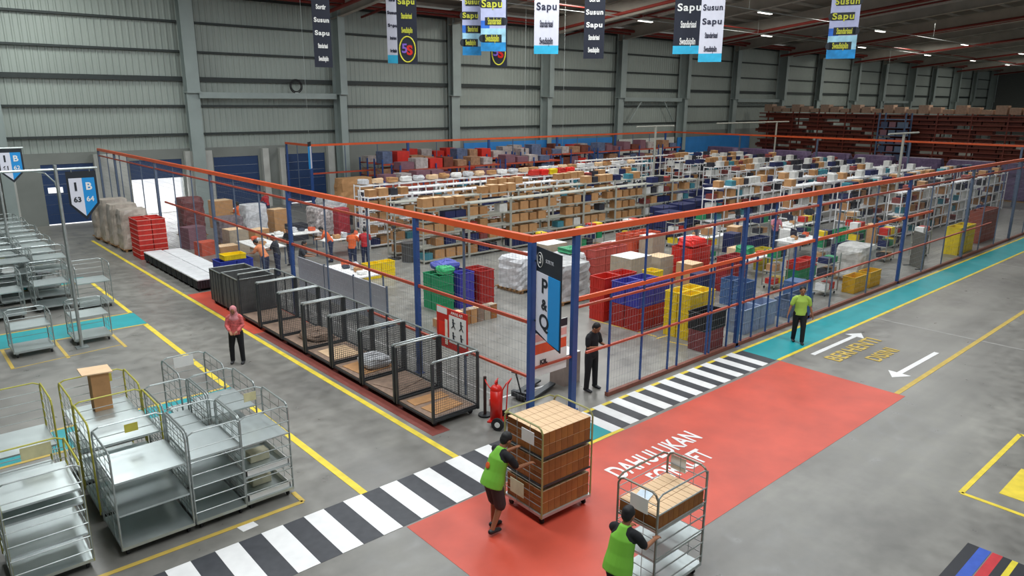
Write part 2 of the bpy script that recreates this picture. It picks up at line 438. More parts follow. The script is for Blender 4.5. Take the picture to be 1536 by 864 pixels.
hang.build('conduit_hanger', GALV, ceil)
# silver insulated duct strips along the rafters
for k in range(1, 8):
    x = 14.1+19.45*k+4
    MB().bar((x, 33, zr(33)-0.9), (x, -10, zr(-10)-0.9), 0.3, 10).build('silver_duct', mat('duct_foil', '#b9b6ae', .5), ceil)
lampx = {24.6: (17.2, 34.3, 51.5, 71.0, 89.5, 106.0, 121.5), 15.9: (18.0, 36.0, 54.3, 74.6, 94.1, 112)}
ln = 0
lm = MB().box(-0.75, 0.75, -0.11, 0.11, -0.03, 0.0); lb = MB().box(-0.78, 0.78, -0.13, 0.13, 0.0, 0.08)
l0 = None
for y, xs_ in lampx.items():
    for j, x in enumerate(xs_):
        nm = ('near' if y == 15.9 else 'far')
        lab = 'white tube light hanging on the %s row of conduit, %s from the left' % (nm, ORD[j])
        if l0 is None:
            l0 = thing('ceiling_light', lab, 'light', (x, y, 12.56)); lm.build('diffuser', LAMP, l0); lb.build('housing', GALV, l0)
        else: dup(l0, (x, y, 12.56), None, lab)
for o_ in COL.objects:
    if o_.name.startswith('ceiling_light'): o_['group'] = 'tube lights under the roof'

# ================================================================== FENCE (racking uprights and beams)
FX, FY, FH = -0.88, -0.95, 4.12
def fence(name, p, q, mains, thins, rails, label, group=None, top=ORG, mesh=True, wide=0.07, gaps=(), base=True):
    p = Vector(p); q = Vector(q); L = (q-p).length; d = (q-p)/L; n = Vector((-d.y, d.x))
    ang = math.atan2(d.y, d.x)
    t = thing(name, label, 'fence', (p.x, p.y, 0), ang, group)
    MB().box(-0.05, L+0.05, -0.06, 0.06, FH-0.13, FH).build('top_beam', top, t)
    for z, h, m_, a, b in rails:
        MB().box(a if a is not None else 0, b if b is not None else L, -0.025, 0.03, z-h/2, z+h/2).build('rail', m_, t)
    for x, m_, r_ in mains:
        mb = MB().box(x-r_, x+r_, -0.05, 0.05, 0, FH-0.13); mb.box(x-r_-0.05, x+r_+0.05, -0.09, 0.09, 0, 0.015)
        mb.build('post', m_, t)
    for x, m_, z0, z1 in thins:
        MB().box(x-0.022, x+0.022, -0.02, 0.02, z0, z1).build('upright', m_, t)
    if base: MB().box(0.0 if not gaps else gaps[0][1], L, -0.05, 0.05, 0.0, 0.10).build('base_beam', mat('brown_rail', '#7d4a3c', 0.6), t)
    if mesh:
        mb = MB(); x = 0.0; a = 0.0016
        while x < L:
            if not any(g0 < x < g1 for g0, g1 in gaps):
                mb.add([(x-a, 0, 0.1), (x+a, 0, 0.1), (x+a, 0, FH-0.1), (x-a, 0, FH-0.1), (x-a, a, 0.1), (x+a, a, 0.1), (x+a, a, FH-0.1), (x-a, a, FH-0.1)], [[0, 1, 2, 3], [7, 6, 5, 4], [0, 3, 7, 4], [1, 5, 6, 2]])
            x += 0.1
        z = 0.2
        while z < FH-0.1:
            s0 = gaps[0][1] if gaps and z < 3.4 else 0
            mb.box(s0, L, -a, a, z-a, z+a); z += 0.2
        o = mb.build('wire_mesh', WIREL, t); o['label'] = 'fine grey wire mesh of the fence'
    return t
# right run, along X
mains = [(0.0, BLU, 0.075), (1.28, BLU, 0.075)]+[(x-FX, BLU, 0.06) for x in (7.1, 11.3, 18.4)]+[(x-FX, GRYS, 0.06) for x in (25.4, 32.4, 39.5, 46.8)]
thins = [(x-FX, BLU if x < 9 else GRYS, 0, z1) for x, z1 in ((1.6, 2.5), (2.8, FH-.15), (4.3, FH-.15), (5.6, FH-.15), (8.7, FH-.15), (12.8, FH-.15), (15.6, FH-.15), (20.8, FH-.15), (23.0, FH-.15), (27.7, FH-.15), (30, FH-.15), (34.8, FH-.15), (37.1, FH-.15))]
thins += [(x-FX, BLU, 0, 2.5) for x in (3.9, 5.75, 6.6, 7.35, 7.9, 9.4, 10.1)]
fence('mesh_fence', (FX, FY), (47, FY), mains, thins,
      [(3.66, 0.06, ORGD, 1.28, None), (2.56, 0.09, ORG, 1.28, 22), (2.38, 0.05, ORGD, 1.28, 9), (1.26, 0.05, ORGD, 1.7, 30), (1.28, 0.04, ORGD, 0, 1.28)],
      'long right-hand orange and blue storage-beam fence with wire mesh beside the teal walkway', top=ORG, gaps=((0.0, 2.45),))
mains = [(y-FY, m_, 0.065) for y, m_ in ((3.1, BLU), (10.2, BLU), (17.0, GRYS), (24.0, GRYS), (31.0, GRYS))]+[(35.3, GRYS, 0.065)]
thins = [(y-FY, GRYS, 0, FH-.15) for y in (1.2, 5.4, 7.8, 12.5, 14.7, 19.2, 21.5, 26.3, 28.6, 30, 32.5)]
lf = fence('mesh_fence', (FX, FY+.09), (FX, 34.4), mains, thins,
      [(3.72, 0.06, ORGD, 0, None), (2.3, 0.07, ORGD, 0, 24), (1.1, 0.05, ORGD, 0, 6.5)],
      'long left-hand orange and blue storage-beam fence with wire mesh behind the cage trolleys', base=False)
mains = [(i*7.2, BLU, 0.09) for i in range(6)]
fence('mesh_fence', (10.1, 31.0), (47, 31.0), mains, [(x, GRYS, 0, FH-.15) for x in (2.4, 4.8, 9.6, 12, 16.8, 19.2, 24, 26.4, 31.2, 33.6)],
      [(2.3, 0.1, ORGD, 0, 22)], 'rear orange-beamed fence running along the back of the shelving area', mesh=False, base=False)
fence('mesh_fence', (10.1, 34.4), (10.1, 31.13), [(0.05, BLU, 0.06)], [(1.6, GRYS, 0, FH-.15)], [], 'short orange-beamed fence return joining the rear fence to the back wall', mesh=False, base=False)
fence('mesh_fence', (47, 30.88), (47, FY+0.12), [(7*i+0.2, GRYS, 0.06) for i in range(1, 5)], [], [], 'far right orange-beamed fence crossing in front of the tall rust-coloured racks', mesh=False, base=False)

# ================================================================== CAGE TROLLEYS (7 in a row)
def wires(mb, axis, c, a0, a1, z0, z1, pitch=0.055, r=0.0022):
    x = a0
    def bx(u0, u1, w0, w1):
        if axis == 'x': mb.box(u0, u1, c-r, c+r, w0, w1)
        else: mb.box(c-r, c+r, u0, u1, w0, w1)
    while x < a1: bx(x-r, x+r, z0, z1); x += pitch
    z = z0
    while z < z1: bx(a0, a1, z-r, z+r); z += pitch
    return mb
def cage_trolley(label, loc):
    t = thing('cage_trolley', label, 'cage', loc)
    X, Y, H = 1.2, 1.38, 1.48
    MB().box(0, X, 0, Y, 0.12, 0.17).build('base_frame', DARKM, t)
    b = MB().box(0.03, X-0.03, 0.03, Y-0.03, 0.175, 0.195).build('floor_board', BOARD, t)
    rim = MB()
    for pts in (((0, 0, H), (X, 0, H), (X, Y, H), (0, Y, H)),):
        rim.path(pts, 0.024, 8)
    rim.path([(0.0, 0, H), (0.0, 0, H-0.05)], 0.026, 8); rim.path([(0.0, Y, H), (0.0, Y, H-0.05)], 0.026, 8)
    rim.build('top_rim', GALV, t, label='pale galvanised tube rim')
    for (x, y) in ((0, 0), (X, 0), (X, Y), (0, Y)):
        MB().box(x-0.026, x+0.026, y-0.026, y+0.026, 0.12, H-0.03).build('post', DARKM, t)
    for (ax, c, a0, a1) in (('x', 0.0, 0.03, X-0.03), ('x', Y, 0.03, X-0.03), ('y', X, 0.03, Y-0.03)):
        mb = wires(MB(), ax, c, a0, a1, 0.2, H-0.03)
        mid = 0.55
        if ax == 'x': mb.box(a0, a1, c-0.01, c+0.01, 0.2, 0.23)
        else: mb.box(c-0.01, c+0.01, a0, a1, 0.2, 0.23); mb.box(c-0.015, c+0.015, Y/2-0.015, Y/2+0.015, 0.2, H)
        mb.build('mesh_panel', WIRE, t)
    for (x, y) in ((0.12, 0.12), (X-0.12, 0.12), (X-0.12, Y-0.12), (0.12, Y-0.12)):
        MB().cyl((x, y, 0.055), (0, 1, 0), 0.055, 0.04, 14).box(x-0.03, x+0.03, y-0.03, y+0.03, 0.09, 0.125).build('caster', RUB, t)
    return t
cg = cage_trolley('dark mesh cage trolley with brown board floor, nearest of the row of seven', (-2.53, 0.27, 0))
cages = [cg]
ords = ['second', 'third', 'fourth', 'fifth', 'sixth', 'farthest']
for k in range(1, 7):
    cages.append(dup(cg, (-2.53, 0.27+1.5*k, 0), None, 'open dark mesh cage trolley, %s from the front in the row of seven' % ords[k-1]))
for c in cages: c['group'] = 'mesh cage trolleys along the yellow line'
def flat_sheet(name, x, y, z, sx, sy, rz, m_, label, cat, th=0.012, group=None):
    o = MB().box(-sx/2, sx/2, -sy/2, sy/2, 0, th).build(name, m_); o.location = (x, y, z); o.rotation_euler = (0, 0, rz)
    return tag(o, label, cat, group)
sheets = [(0, -1.95, 0.75, .8, .5, .1, BROWN, 'flattened brown carton lying in the nearest cage trolley'),
          (0, -1.95, 1.3, .9, .35, -.05, BROWN, 'brown cardboard strip beside the flattened carton in the nearest cage trolley'),
          (1, -1.9, 2.6, .9, .8, .3, BOARD, 'worn brown board lying in the second cage trolley'),
          (2, -1.9, 4.0, .95, .9, .1, BROWN, 'flattened brown carton lying in the third cage trolley'),
          (3, -1.95, 5.4, .8, .9, .0, TAN, 'pale cardboard sheet lying in the fourth cage trolley')]
for k, x, y, sx, sy, rz, m_, lb in sheets: flat_sheet('cardboard_sheet', x, y, 0.197, sx, sy, rz, m_, lb, 'cardboard')
# plastic bundle in the fourth cage
def lump(name, loc, sx, sy, sz, m_, label, cat, seed=0, group=None, nu=16, nv=10, base=0.0):
    r = random.Random(seed); mb = MB().ell((0, 0, sz), sx, sy, sz, nu, nv)
    ph = [r.random()*6 for _ in range(6)]
    vs = []
    for v in mb.v:
        k = 1+0.07*math.sin(v[0]*9/sx*.5+ph[0])+0.07*math.sin(v[1]*8/sy*.5+ph[1])+0.05*math.sin(v[2]*13/sz*.5+ph[2])
        # squared-off
        u = [v[0]/sx, v[1]/sy, (v[2]-sz)/sz]
        u = [math.copysign(abs(c)**0.4, c)*k for c in u]
        j = 0.07
        vs.append((u[0]*sx*.9*(1+r.uniform(-j, j)), u[1]*sy*.9*(1+r.uniform(-j, j)), max(0, (sz+u[2]*sz)*(1+r.uniform(-j, j)*1.5))))
    mb.v = vs
    o = mb.build(name, m_); o.location = loc
    return tag(o, label, cat, group)
lump('plastic_bundle', (-1.75, 3.97, .215), .38, .42, .12, SACK, 'crumpled clear plastic bundle on the carton in the third cage trolley', 'plastic', 3)
lump('plastic_bundle', (-1.8, 6.97, .197), .45, .5, .09, BOARD, 'crumpled brown paper bundle in the fifth cage trolley', 'paper', 4)

# ================================================================== ROLL CONTAINERS
def roll_container(label, loc, X=1.05, Y=1.12, H=1.72, shelves=(0.17, 0.7, 1.23), rail=GALV, front=False, back=True, parts=True, cat='trolley', tray=False, group=None, rz=0.0, shelfm=None):
    t = thing('roll_container', label, cat, loc, rz, group)
    MB().box(0, X, 0, Y, shelves[0]-0.05, shelves[0], None).build('base', ZINC, t)
    for z in shelves[1:]:
        MB().box(0.02, X-0.02, 0.02, Y-0.02, z-0.03, z).build('shelf', shelfm or ZINC, t)
    if tray:
        for z in shelves[:-1]:
            mb = MB(); a, b, c, d, h = 0.04, X-0.04, 0.04, Y-0.04, 0.09
            for q in ((a, b, c, c+.015), (a, b, d-.015, d), (a, a+.015, c, d), (b-.015, b, c, d)): mb.box(*q, z+0.002, z+h)
            mb.build('tray_lip', PAPER, t, label='white tray lip')
    for x, side in ((0.0, 'l'), (X, 'r')):
        mb = MB(); z0 = shelves[0]-0.05; c = 0.10
        mb.path([(x, 0.02, z0), (x, 0.02, H-c), (x, 0.02+c*.4, H-c*.3), (x, 0.02+c, H), (x, Y-0.02-c, H), (x, Y-0.02-c*.4, H-c*.3), (x, Y-0.02, H-c), (x, Y-0.02, z0)], 0.016, 7)
        o = mb.build('side_frame', rail, t)
        mb = MB(); z = 0.35
        while z < H-0.1: mb.bar((x, 0.02, z), (x, Y-0.02, z), 0.007, 5); z += 0.17
        for u in (0.33, 0.66): mb.bar((x, Y*u, z0), (x, Y*u, H-0.02), 0.005, 4)
        mb.build('side_bars', GALV, t)
    if back:
        mb = MB(); mb.path([(0.0, Y-0.01, H-0.05), (0.1, Y-0.01, H), (X-0.1, Y-0.01, H), (X, Y-0.01, H-0.05)], 0.014, 6); mb.build('back_rail', rail, t)
        mb = MB(); z = 0.35
        while z < H-0.05: mb.bar((0, Y-0.01, z), (X, Y-0.01, z), 0.007, 5); z += 0.17
        mb.build('back_bars', GALV, t)
    if front:
        mb = MB(); mb.path([(0.0, 0.01, shelves[0]), (0.0, 0.01, H-0.06), (0.08, 0.01, H-.02), (X-0.08, 0.01, H-.02), (X, 0.01, H-0.06), (X, 0.01, shelves[0])], 0.012, 6)
        z = 0.32
        while z < H-0.1: mb.bar((0, 0.0, z), (X, 0.0, z), 0.010, 6); z += 0.22
        mb.build('front_gate', GALV, t)
    if parts:
        for (x, y) in ((0.08, 0.1), (X-0.08, 0.1), (X-0.08, Y-0.1), (0.08, Y-0.1)):
            f = MB().box(x-0.03, x+0.03, y-0.03, y+0.03, 0.085, shelves[0]-0.05).build('caster', GALV, t)
            MB().cyl((x, y, 0.05), (1, 0, 0), 0.05, 0.032, 14).build('wheel', RUB, f)
    return t
G1 = 'empty roll containers parked at the lower left'
rc = roll_container
rc('wide zinc-shelved roll container, nearest the zebra crossing with three open shelves', (-8.66, -0.33, 0), rail=GALV, group=G1)
rc('zinc roll container with cross bars over its front, at the far lower left', (-10.02, -0.3, 0), X=0.98, front=True, rail=YTUBE, group=G1, shelves=(0.17, 0.6, 1.1, 1.32))
rc('narrow barred roll container just right of the three-shelf one, facing the zebra crossing', (-7.57, -0.33, 0), X=0.8, front=True, group=G1, shelves=(0.17, 0.78, 1.25))
rc('narrow roll container with white tray lips, rightmost of the front row at the yellow corner', (-6.74, -0.3, 0), X=0.82, front=True, tray=True, group=G1, shelves=(0.17, 0.62, 1.2))
rc('wide roll container with yellow-green rails directly behind the three-shelf one', (-8.66, 0.98, 0), X=1.07, rail=YTUBE, group=G1, shelves=(0.17, 0.7, 1.3))
rc('wide roll container with yellow-green rails, third back in the middle column', (-8.64, 2.28, 0), X=1.08, rail=YTUBE, group=G1, shelves=(0.17, 0.7, 1.15))
rc('roll container with yellow-green rails at the left of the third row, beside the upright carton', (-9.95, 2.5, 0), X=1.05, rail=YTUBE, group=G1, shelves=(0.17, 0.9))
rc('narrow roll container second in the right-hand column, behind the tray-lipped one', (-6.78, 0.98, 0), X=0.82, group=G1, shelves=(0.17, 0.9, 1.3))
rc('narrow roll container with a white notice on its rear rail, by the teal strip', (-6.86, 2.3, 0), X=0.82, group=G1, shelves=(0.17, 0.7))
rc('narrow roll container behind the barred one, second in its column', (-7.54, 0.98, 0), X=0.72, group=G1, shelves=(0.17, 0.6, 1.1))
rc('dark roll container cut off by the left edge of the picture, front row', (-11.2, -0.25, 0), X=1.0, front=True, group=G1)
rc('roll container with wire racks inside, half seen at the far left behind the barred one', (-11.1, 2.4, 0), X=1.0, group=G1, rail=GALV)
def hang_card(x, y, z, rx, m_, label, w_=0.3, h_=0.2):
    o = MB().box(-w_/2, w_/2, -0.004, 0.004, -h_, 0).build('label_card', m_); o.location = (x, y, z); o.rotation_euler = (0, 0, rx)
    return tag(o, label, 'card')
hang_card(-6.45, 3.385, 1.70, 0, PAPER, 'white notice sheet clipped to the rear rail of a narrow roll container', .38, .22)
hang_card(-6.15, 0.76, 1.66, 0, mat('cream_card', '#cfc79a'), 'cream card holder on the back rail of the tray-lipped roll container', .22, .16)
hang_card(-7.9, 3.37, 1.68, 0, mat('olive_card', '#c3b94a'), 'yellow card hanging on the rear rail of the third roll container back', .26, .16)
hang_card(-8.1, 0.76, 1.66, 0, mat('olive_card', '#c3b94a'), 'yellow card hanging on the rear rail of the three-shelf roll container', .2, .14)
hang_card(-9.4, 0.8, 1.69, 0, mat('cream_card', '#cfc79a'), 'cream card hanging on the rail of the barred roll container at far left', .4, .2)
for nm, (x, y, z) in {'upper': (-6.3, .25, .625), 'lower': (-6.3, .25, .175)}.items():
    o = MB().box(-.17, .17, -.12, .12, 0, .16, None, .01).build('parcel', mat('cream_parcel', '#d8d2b4', .7)); o.location = (x, y, z+.002)
    tag(o, 'cream parcel on the %s tray of the tray-lipped roll container' % nm, 'parcel')
# upright carton standing in the third row
t = thing('cardboard_box', 'tall upright brown carton with open pale flap standing in a roll container', 'box', (-8.05, 3.05, 1.152))
MB().box(-.15, .15, -.14, .14, 0, .72).build('body', BROWN, t)
o = MB().box(-.26, .24, -.19, .2, 0, .02).build('lid_flap', TAN, t); o.location = (-.03, 0, .735); o.rotation_euler = (0.06, 0.06, 0)

# small roll containers in the second bay
G2 = 'roll containers in the painted bays by the teal walkway'
s0 = rc('low grey roll container in the left painted bay below the teal walkway', (-8.5, 11.0, 0), X=.95, Y=.9, H=1.15, shelves=(.19, .8), group=G2)
dup(s0, (-7.05, 11.15, 0), 0, 'low grey roll container in the right painted bay below the teal walkway, beside the pole')
s1 = rc('empty zinc-shelved roll container behind the teal walkway, left of the pole', (-8.6, 15.2, 0), X=1.0, Y=1.0, H=1.5, shelves=(.19, .9), group=G2)
dup(s1, (-7.25, 15.6, 0), 0, 'empty zinc-shelved roll container with deep base, middle of the row behind the teal walkway')
dup(s1, (-6.15, 15.0, 0), 0, 'empty zinc-shelved roll container right of the pole behind the teal walkway')
dup(s1, (-9.9, 15.4, 0), 0, 'empty zinc-shelved roll container at the left picture edge behind the teal walkway')
G3 = 'roll containers massed at the back left'
big = rc('roll container in the mass', (-8.0, 17.2, 0), X=1.0, Y=1.0, H=1.75, shelves=(.19, .6, 1.05, 1.45), group=G3)
big['label'] = 'loaded roll container at the front of the mass parked at the back left'
words_ = ['first', 'second', 'third', 'fourth', 'fifth', 'sixth', 'seventh', 'eighth', 'ninth', 'tenth']
ci = 0
for r_ in range(8):
    for c_ in range(3):
        if (r_, c_) == (0, 1): continue
        x = -9.3+c_*1.15+0.05*math.sin(r_*3+c_); y = 17.2+r_*1.35
        lab = 'roll container in the %s row back of the mass, %s' % (words_[r_], ['left side', 'middle', 'right side next to the aisle'][c_])
        dup(big, (x, y, 0), 0.06*math.sin(r_*5+c_*2), lab, G3); ci += 1
# goods on those carts
for i in range(24):
    r_ = i % 8; c_ = (i//8) % 3; lv = (1.45, 1.05, .6, 1.45)[i//8] if i < 24 else 1.05
    x = -9.3+c_*1.15+.5; y = 17.2+r_*1.35+.5
    m_ = [PAPER, SACK, mat('olive_bag', '#a9ab84'), PAPER][i % 4]
    if i >= 24: x += .0; y += .0; c_ = i-24; x = -8.15+1.15*c_+.5; y = 17.7; lv = 1.05
    lump('sack', (x, y, lv+.003), .27, .29, .08+.03*(i % 3), m_, 'pale sack on the %s row back of massed roll containers, %s' % (ORD[int((y-17)//1.35)], ['upper shelf left', 'upper shelf middle', 'upper shelf right', 'front right pair'][i//8]), 'sack', i, 'pale sacks on the massed roll containers', 10, 6)

# ================================================================== SIGN POLES (bay signs)
def bay_sign(px, py, top, armx, signx, w_, zt, zb, nums, label, g='bay signs at the left'):
    t = thing('sign_post', 'tall galvanised cross-arm post carrying the sign '+label, 'post', (px, py, 0))
    MB().bar((0, 0, 0.02), (0, 0, top), 0.045, 10).box(-.15, .15, -.15, .15, 0, .03).build('pole', GALV, t)
    MB().path([(armx-px, 0, top-.12), (0, 0, top-.12), (signx+w_+.05-px, 0, top-.12)], 0.03, 8).build('arm', GALV, t)
    mb = MB(); mb.path([(-.55, 0, top-.13), (-.25, 0, top-.2), (-.05, 0, top-.45), (-.03, 0, top-.6)], .02, 6); mb.build('brace', GALV, t)
    s = thing('hanging_sign', 'pointed white and blue bay sign on a post, '+label, 'sign', (signx, py, zb), 0, g)
    H = zt-zb; a = H*.32
    def pent(x0, x1, zz0, y0, y1, tip):
        mb = MB(); vs = []
        for y in (y0, y1): vs += [(x0, y, H), (x1, y, H), (x1, y, zz0 if tip != 'l' else 0), (x0, y, zz0 if tip != 'r' else 0)]
        return mb
    def plate(x0, x1, zl, zr_, y, m_, nm, ztop=H, lab=None):
        mb = MB(); vs = []
        for yy in (y, y+.012): vs += [(x0, yy, ztop), (x1, yy, ztop), (x1, yy, zr_), (x0, yy, zl)]
        mb.add(vs, [[3, 2, 1, 0], [4, 5, 6, 7], [0, 1, 5, 4], [1, 2, 6, 5], [2, 3, 7, 6], [3, 0, 4, 7]]); return mb.build(nm, m_, s, label=lab)
    plate(0, w_/2, a, 0, 0, SIGNBLK, 'backing'); plate(w_/2, w_, 0, a, 0, SIGNBLK, 'backing')
    plate(.05, w_/2, a*1.05, .1, -.013, SIGNWHT, 'white_half', H*.86); plate(w_/2, w_-.06, .1, a*1.05, -.013, SIGNBLU, 'blue_half', H*.86)
    R90 = (PI/2, 0, 0)
    text('lettering', 'I', w_*.42, SIGNBLK, s, (w_*.27, -.018, H*.68), R90, bold=.012)
    text('lettering', 'B', w_*.38, PAPER, s, (w_*.70, -.018, H*.68), R90, bold=.008)
    text('lettering', nums[0], w_*.26, SIGNBLK, s, (w_*.28, -.018, H*.42), R90, bold=.006)
    text('lettering', nums[1], w_*.26, PAPER, s, (w_*.70, -.018, H*.42), R90, bold=.004)
    MB().bar((w_*.2, .004, H-.02), (w_*.2, .004, top-.10-zb), .012, 5).bar((w_*.8, .004, H-.02), (w_*.8, .004, top-.10-zb), .012, 5).build('hanger', GALV, s)
    return t
bay_sign(-6.93, 10.95, 5.05, -8.6, -6.72, .72, 4.86, 3.55, ('63', '64'), 'reading 63 64')
bay_sign(-7.1, 21.08, 5.1, -8.4, -7.02, .78, 5.0, 3.72, ('61', '62'), 'above the massed roll containers')

# ================================================================== HANGING P&Q SIGN
p0 = Vector((-.86, -1.06, 0)); p1 = Vector((-1.17, -2.07, 0)); d = p1-p0; L = d.length
t = thing('hanging_sign', 'tall white and blue sign reading P&Q, on the corner fence post', 'sign', (p0.x, p0.y, 2.0), math.atan2(d.y, d.x))
H = 1.93
def slab(x0, x1, z0, z1, y, m_, nm, th=.015, zl=None):
    zl = z0 if zl is None else zl
    mb = MB(); vs = []
    for yy in (y, y+th): vs += [(x0, yy, z1), (x1, yy, z1), (x1, yy, z0), (x0, yy, zl)]
    mb.add(vs, [[3, 2, 1, 0], [4, 5, 6, 7], [0, 1, 5, 4], [1, 2, 6, 5], [2, 3, 7, 6], [3, 0, 4, 7]]); return mb.build(nm, m_, t)
slab(0, L, 0, H, 0, SIGNBLK, 'backing', .02, .12)
slab(.04, L*.52, .09, H*.74, -.016, SIGNWHT, 'white_half', .015, .19); slab(L*.52, L-.03, .05, H*.74, -.016, SIGNBLU, 'blue_half', .015, .08)
R = (PI/2, 0, 0)
for s_, z, sz in (('P', 1.17, .42), ('&', .80, .30), ('Q', .44, .42)): text('lettering', s_, sz, SIGNBLK, t, (L*.38, -.022, z), R, bold=.008, sx=1.25)
text('lettering', '3', .24, PAPER, t, (L*.16, -.004, H*.87), R); text('lettering', 'SORTIR', .1, GREYB, t, (L*.55, -.004, H*.88), R)
rg = MB()
for i in range(20):
    a, b = 2*PI*i/20, 2*PI*(i+1)/20
    rg.bar((L*.16+.12*math.cos(a), -.006, H*.87+.15*math.sin(a)), (L*.16+.12*math.cos(b), -.006, H*.87+.15*math.sin(b)), .006, 4)
rg.build('logo_ring', PAPER, t)
MB().box(-.13, .02, .0, .02, .35, .38).box(-.13, .02, .0, .02, 1.6, 1.63).build('bracket', DARKM, t)

# ================================================================== POSTERS AT THE CORNER
t = thing('notice_board', 'red and white fire notice board with four small drawings, on the left fence', 'notice board', (-.905, 2.32, 1.02), -PI/2)
MB().box(0, 1.18, -.03, 0, 0, .98).build('panel', mat('notice_red', '#c8291f', .5, var=.03), t)
MB().box(.02, .42, -.034, -.0305, .82, .97).build('header_strip', PAPER, t)
MB().box(.08, .36, -.034, -.0305, .28, .62).build('drawing', mat('notice_bright_red', '#e8331f', .5), t)
MB().box(.34, .44, -.037, -.0345, .08, .7).build('extinguisher_drawing', mat('cream_print', '#efe2cf'), t)
MB().box(.5, 1.15, -.034, -.0305, .16, .84).build('white_field', PAPER, t)
for (x, z) in ((.66, .66), (.96, .66), (.66, .34), (.96, .34)):
    mb = MB().ell((x, -.037, z+.08), .03, .004, .035, 8, 6); mb.bar((x, -.037, z+.05), (x+.02, -.037, z-.05), .02, 5); mb.bar((x+.02, -.037, z-.04), (x-.06, -.037, z-.12), .012, 4); mb.bar((x+.02, -.037, z-.04), (x+.08, -.037, z-.12), .012, 4); mb.bar((x, -.037, z+.03), (x+.08, -.037, z+.02), .01, 4)
    mb.build('figure_drawing', SIGNBLK, t)
text('lettering', 'AWAS API', .1, PAPER, t, (.8, -.036, .9), (PI/2, 0, 0))
t = thing('notice_board', 'white and red notice board with black header, low on the fence corner', 'notice board', (-.78, -.918, 1.05), 0)
MB().box(0, 1.0, 0, .02, 0, 1.15).build('panel', PAPER, t)
MB().box(.0, 1.0, -.004, -.0005, .98, 1.15).build('header_strip', SIGNBLK, t)
MB().box(.02, .98, -.004, -.0005, .50, .72).build('orange_band', mat('notice_orange', '#e2562e', .5), t)
MB().box(.02, .98, -.004, -.0005, .78, .94).build('pink_band', mat('notice_pink', '#e2a8a0', .5), t)
text('lettering', 'IMPORTANT', .1, PAPER, t, (.5, -.006, 1.06), (PI/2, 0, 0))
text('lettering', 'K3L', .13, SIGNBLK, t, (.3, -.006, .3), (PI/2, 0, 0), bold=.006)
text('lettering', 'PERHATIAN', .09, FIRE, t, (.5, -.006, .86), (PI/2, 0, 0))

# ================================================================== FIRE EXTINGUISHER TROLLEY, STANCHION
t = thing('fire_extinguisher_trolley', 'large red wheeled fire extinguisher with black hose beside the corner post', 'fire extinguisher', (-1.42, -.47, 0), .5)
mb = MB().bar((0, 0, .16), (0, 0, .82), .13, 16).ell((0, 0, .82), .13, .13, .12, 16, 8); smooth(mb.build('cylinder', FIRE, t))
MB().bar((0, 0, .92), (0, 0, 1.02), .03, 8).bar((-.08, 0, 1.0), (.1, 0, 1.04), .014, 6).build('valve', FIRE, t)
MB().path([(.05, 0, 1.0), (.2, .05, .95), (.22, .08, .6), (.18, .08, .3), (.08, .14, .35)], .015, 6).build('hose', RUB, t)
MB().path([(-.16, -.16, .15), (-.16, -.2, .9), (-.16, -.28, 1.05), (.16, -.28, 1.05), (.16, -.2, .9), (.16, -.16, .15)], .014, 6).build('handle', FIRE, t)
MB().box(-.18, .18, -.18, .14, .12, .15).build('foot_plate', FIRE, t)
for s_ in (-1, 1):
    w_ = MB().cyl((s_*.23, -.12, .14), (1, 0, 0), .14, .05, 18).build('wheel', RUB, t); MB().cyl((s_*.26, -.12, .14), (1, 0, 0), .06, .012, 14).build('hub', PAPER, w_)
MB().box(-.1, .02, .128, .135, .45, .62).build('label_plate', PAPER, t)
MB().bar((-.22, -.12, .14), (.22, -.12, .14), .012, 6).build('axle', FIRE, t)
t = thing('barrier_post', 'short dark stanchion with red belt beside the red extinguisher', 'post', (-1.28, .08, 0))
MB().bar((0, 0, .03), (0, 0, .92), .035, 10).build('pole', mat('dark_brown', '#3a2320'), t); MB().cyl((0, 0, .02), (0, 0, 1), .15, .04, 18).build('base', BLACK, t)
MB().box(-.19, 0, -.42, -.41, .80, .84).build('belt_cassette', FIRE, t).hide_render = False
p = MB().path([(0, 0, .86), (-.1, -.2, .83), (-.15, -.36, .80)], .014, 5).build('belt', FIRE, t)

# ================================================================== LOADED ROLL CONTAINERS AND CARTONS
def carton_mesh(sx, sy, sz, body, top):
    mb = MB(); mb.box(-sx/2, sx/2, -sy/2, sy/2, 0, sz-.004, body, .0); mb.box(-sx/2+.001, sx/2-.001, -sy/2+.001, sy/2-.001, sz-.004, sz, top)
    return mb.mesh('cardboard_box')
def load(origin, rz, X, Y, nx, ny, layers, zlist, body, top, group, where, hgap=.006, front_only=False):
    sx, sy = X/nx-hgap, Y/ny-hgap
    me = {}
    o3 = Matrix.Translation(origin) @ Matrix.Rotation(rz, 4, 'Z')
    for li, (z0, cnt, sz) in enumerate(zlist):
        me[li] = [carton_mesh(sx, sy, sz, bb, top) for bb in (body, mat('cardboard_dark_a', '#a0672f', .8), mat('cardboard_dark_b', '#905a2b', .8))]
        for k in range(cnt):
            for i in range(nx):
                for j in range(ny):
                    edge = i == 0 or j == 0 or i == nx-1 or (k == cnt-1)
                    if not edge: continue
                    o = bpy.data.objects.new('cardboard_box', me[li][rnd.randrange(3)]); COL.objects.link(o)
                    o.location = o3 @ Vector(((i+.5)*X/nx, (j+.5)*Y/ny, z0+.002+k*(sz+.003))); o.rotation_euler = (0, 0, rz)
                    tier = ['lowest', 'middle', 'top'][li] if len(zlist) > 1 else 'top'
                    tag(o, 'brown carton, %s shelf%s, %s from left, %s from front, on the %s' % (tier, '' if cnt == 1 else (' lower layer', ' upper layer')[k], ORD[i], ORD[j], where), 'box', group)
A0 = Vector((-3.33, -3.88, 0))
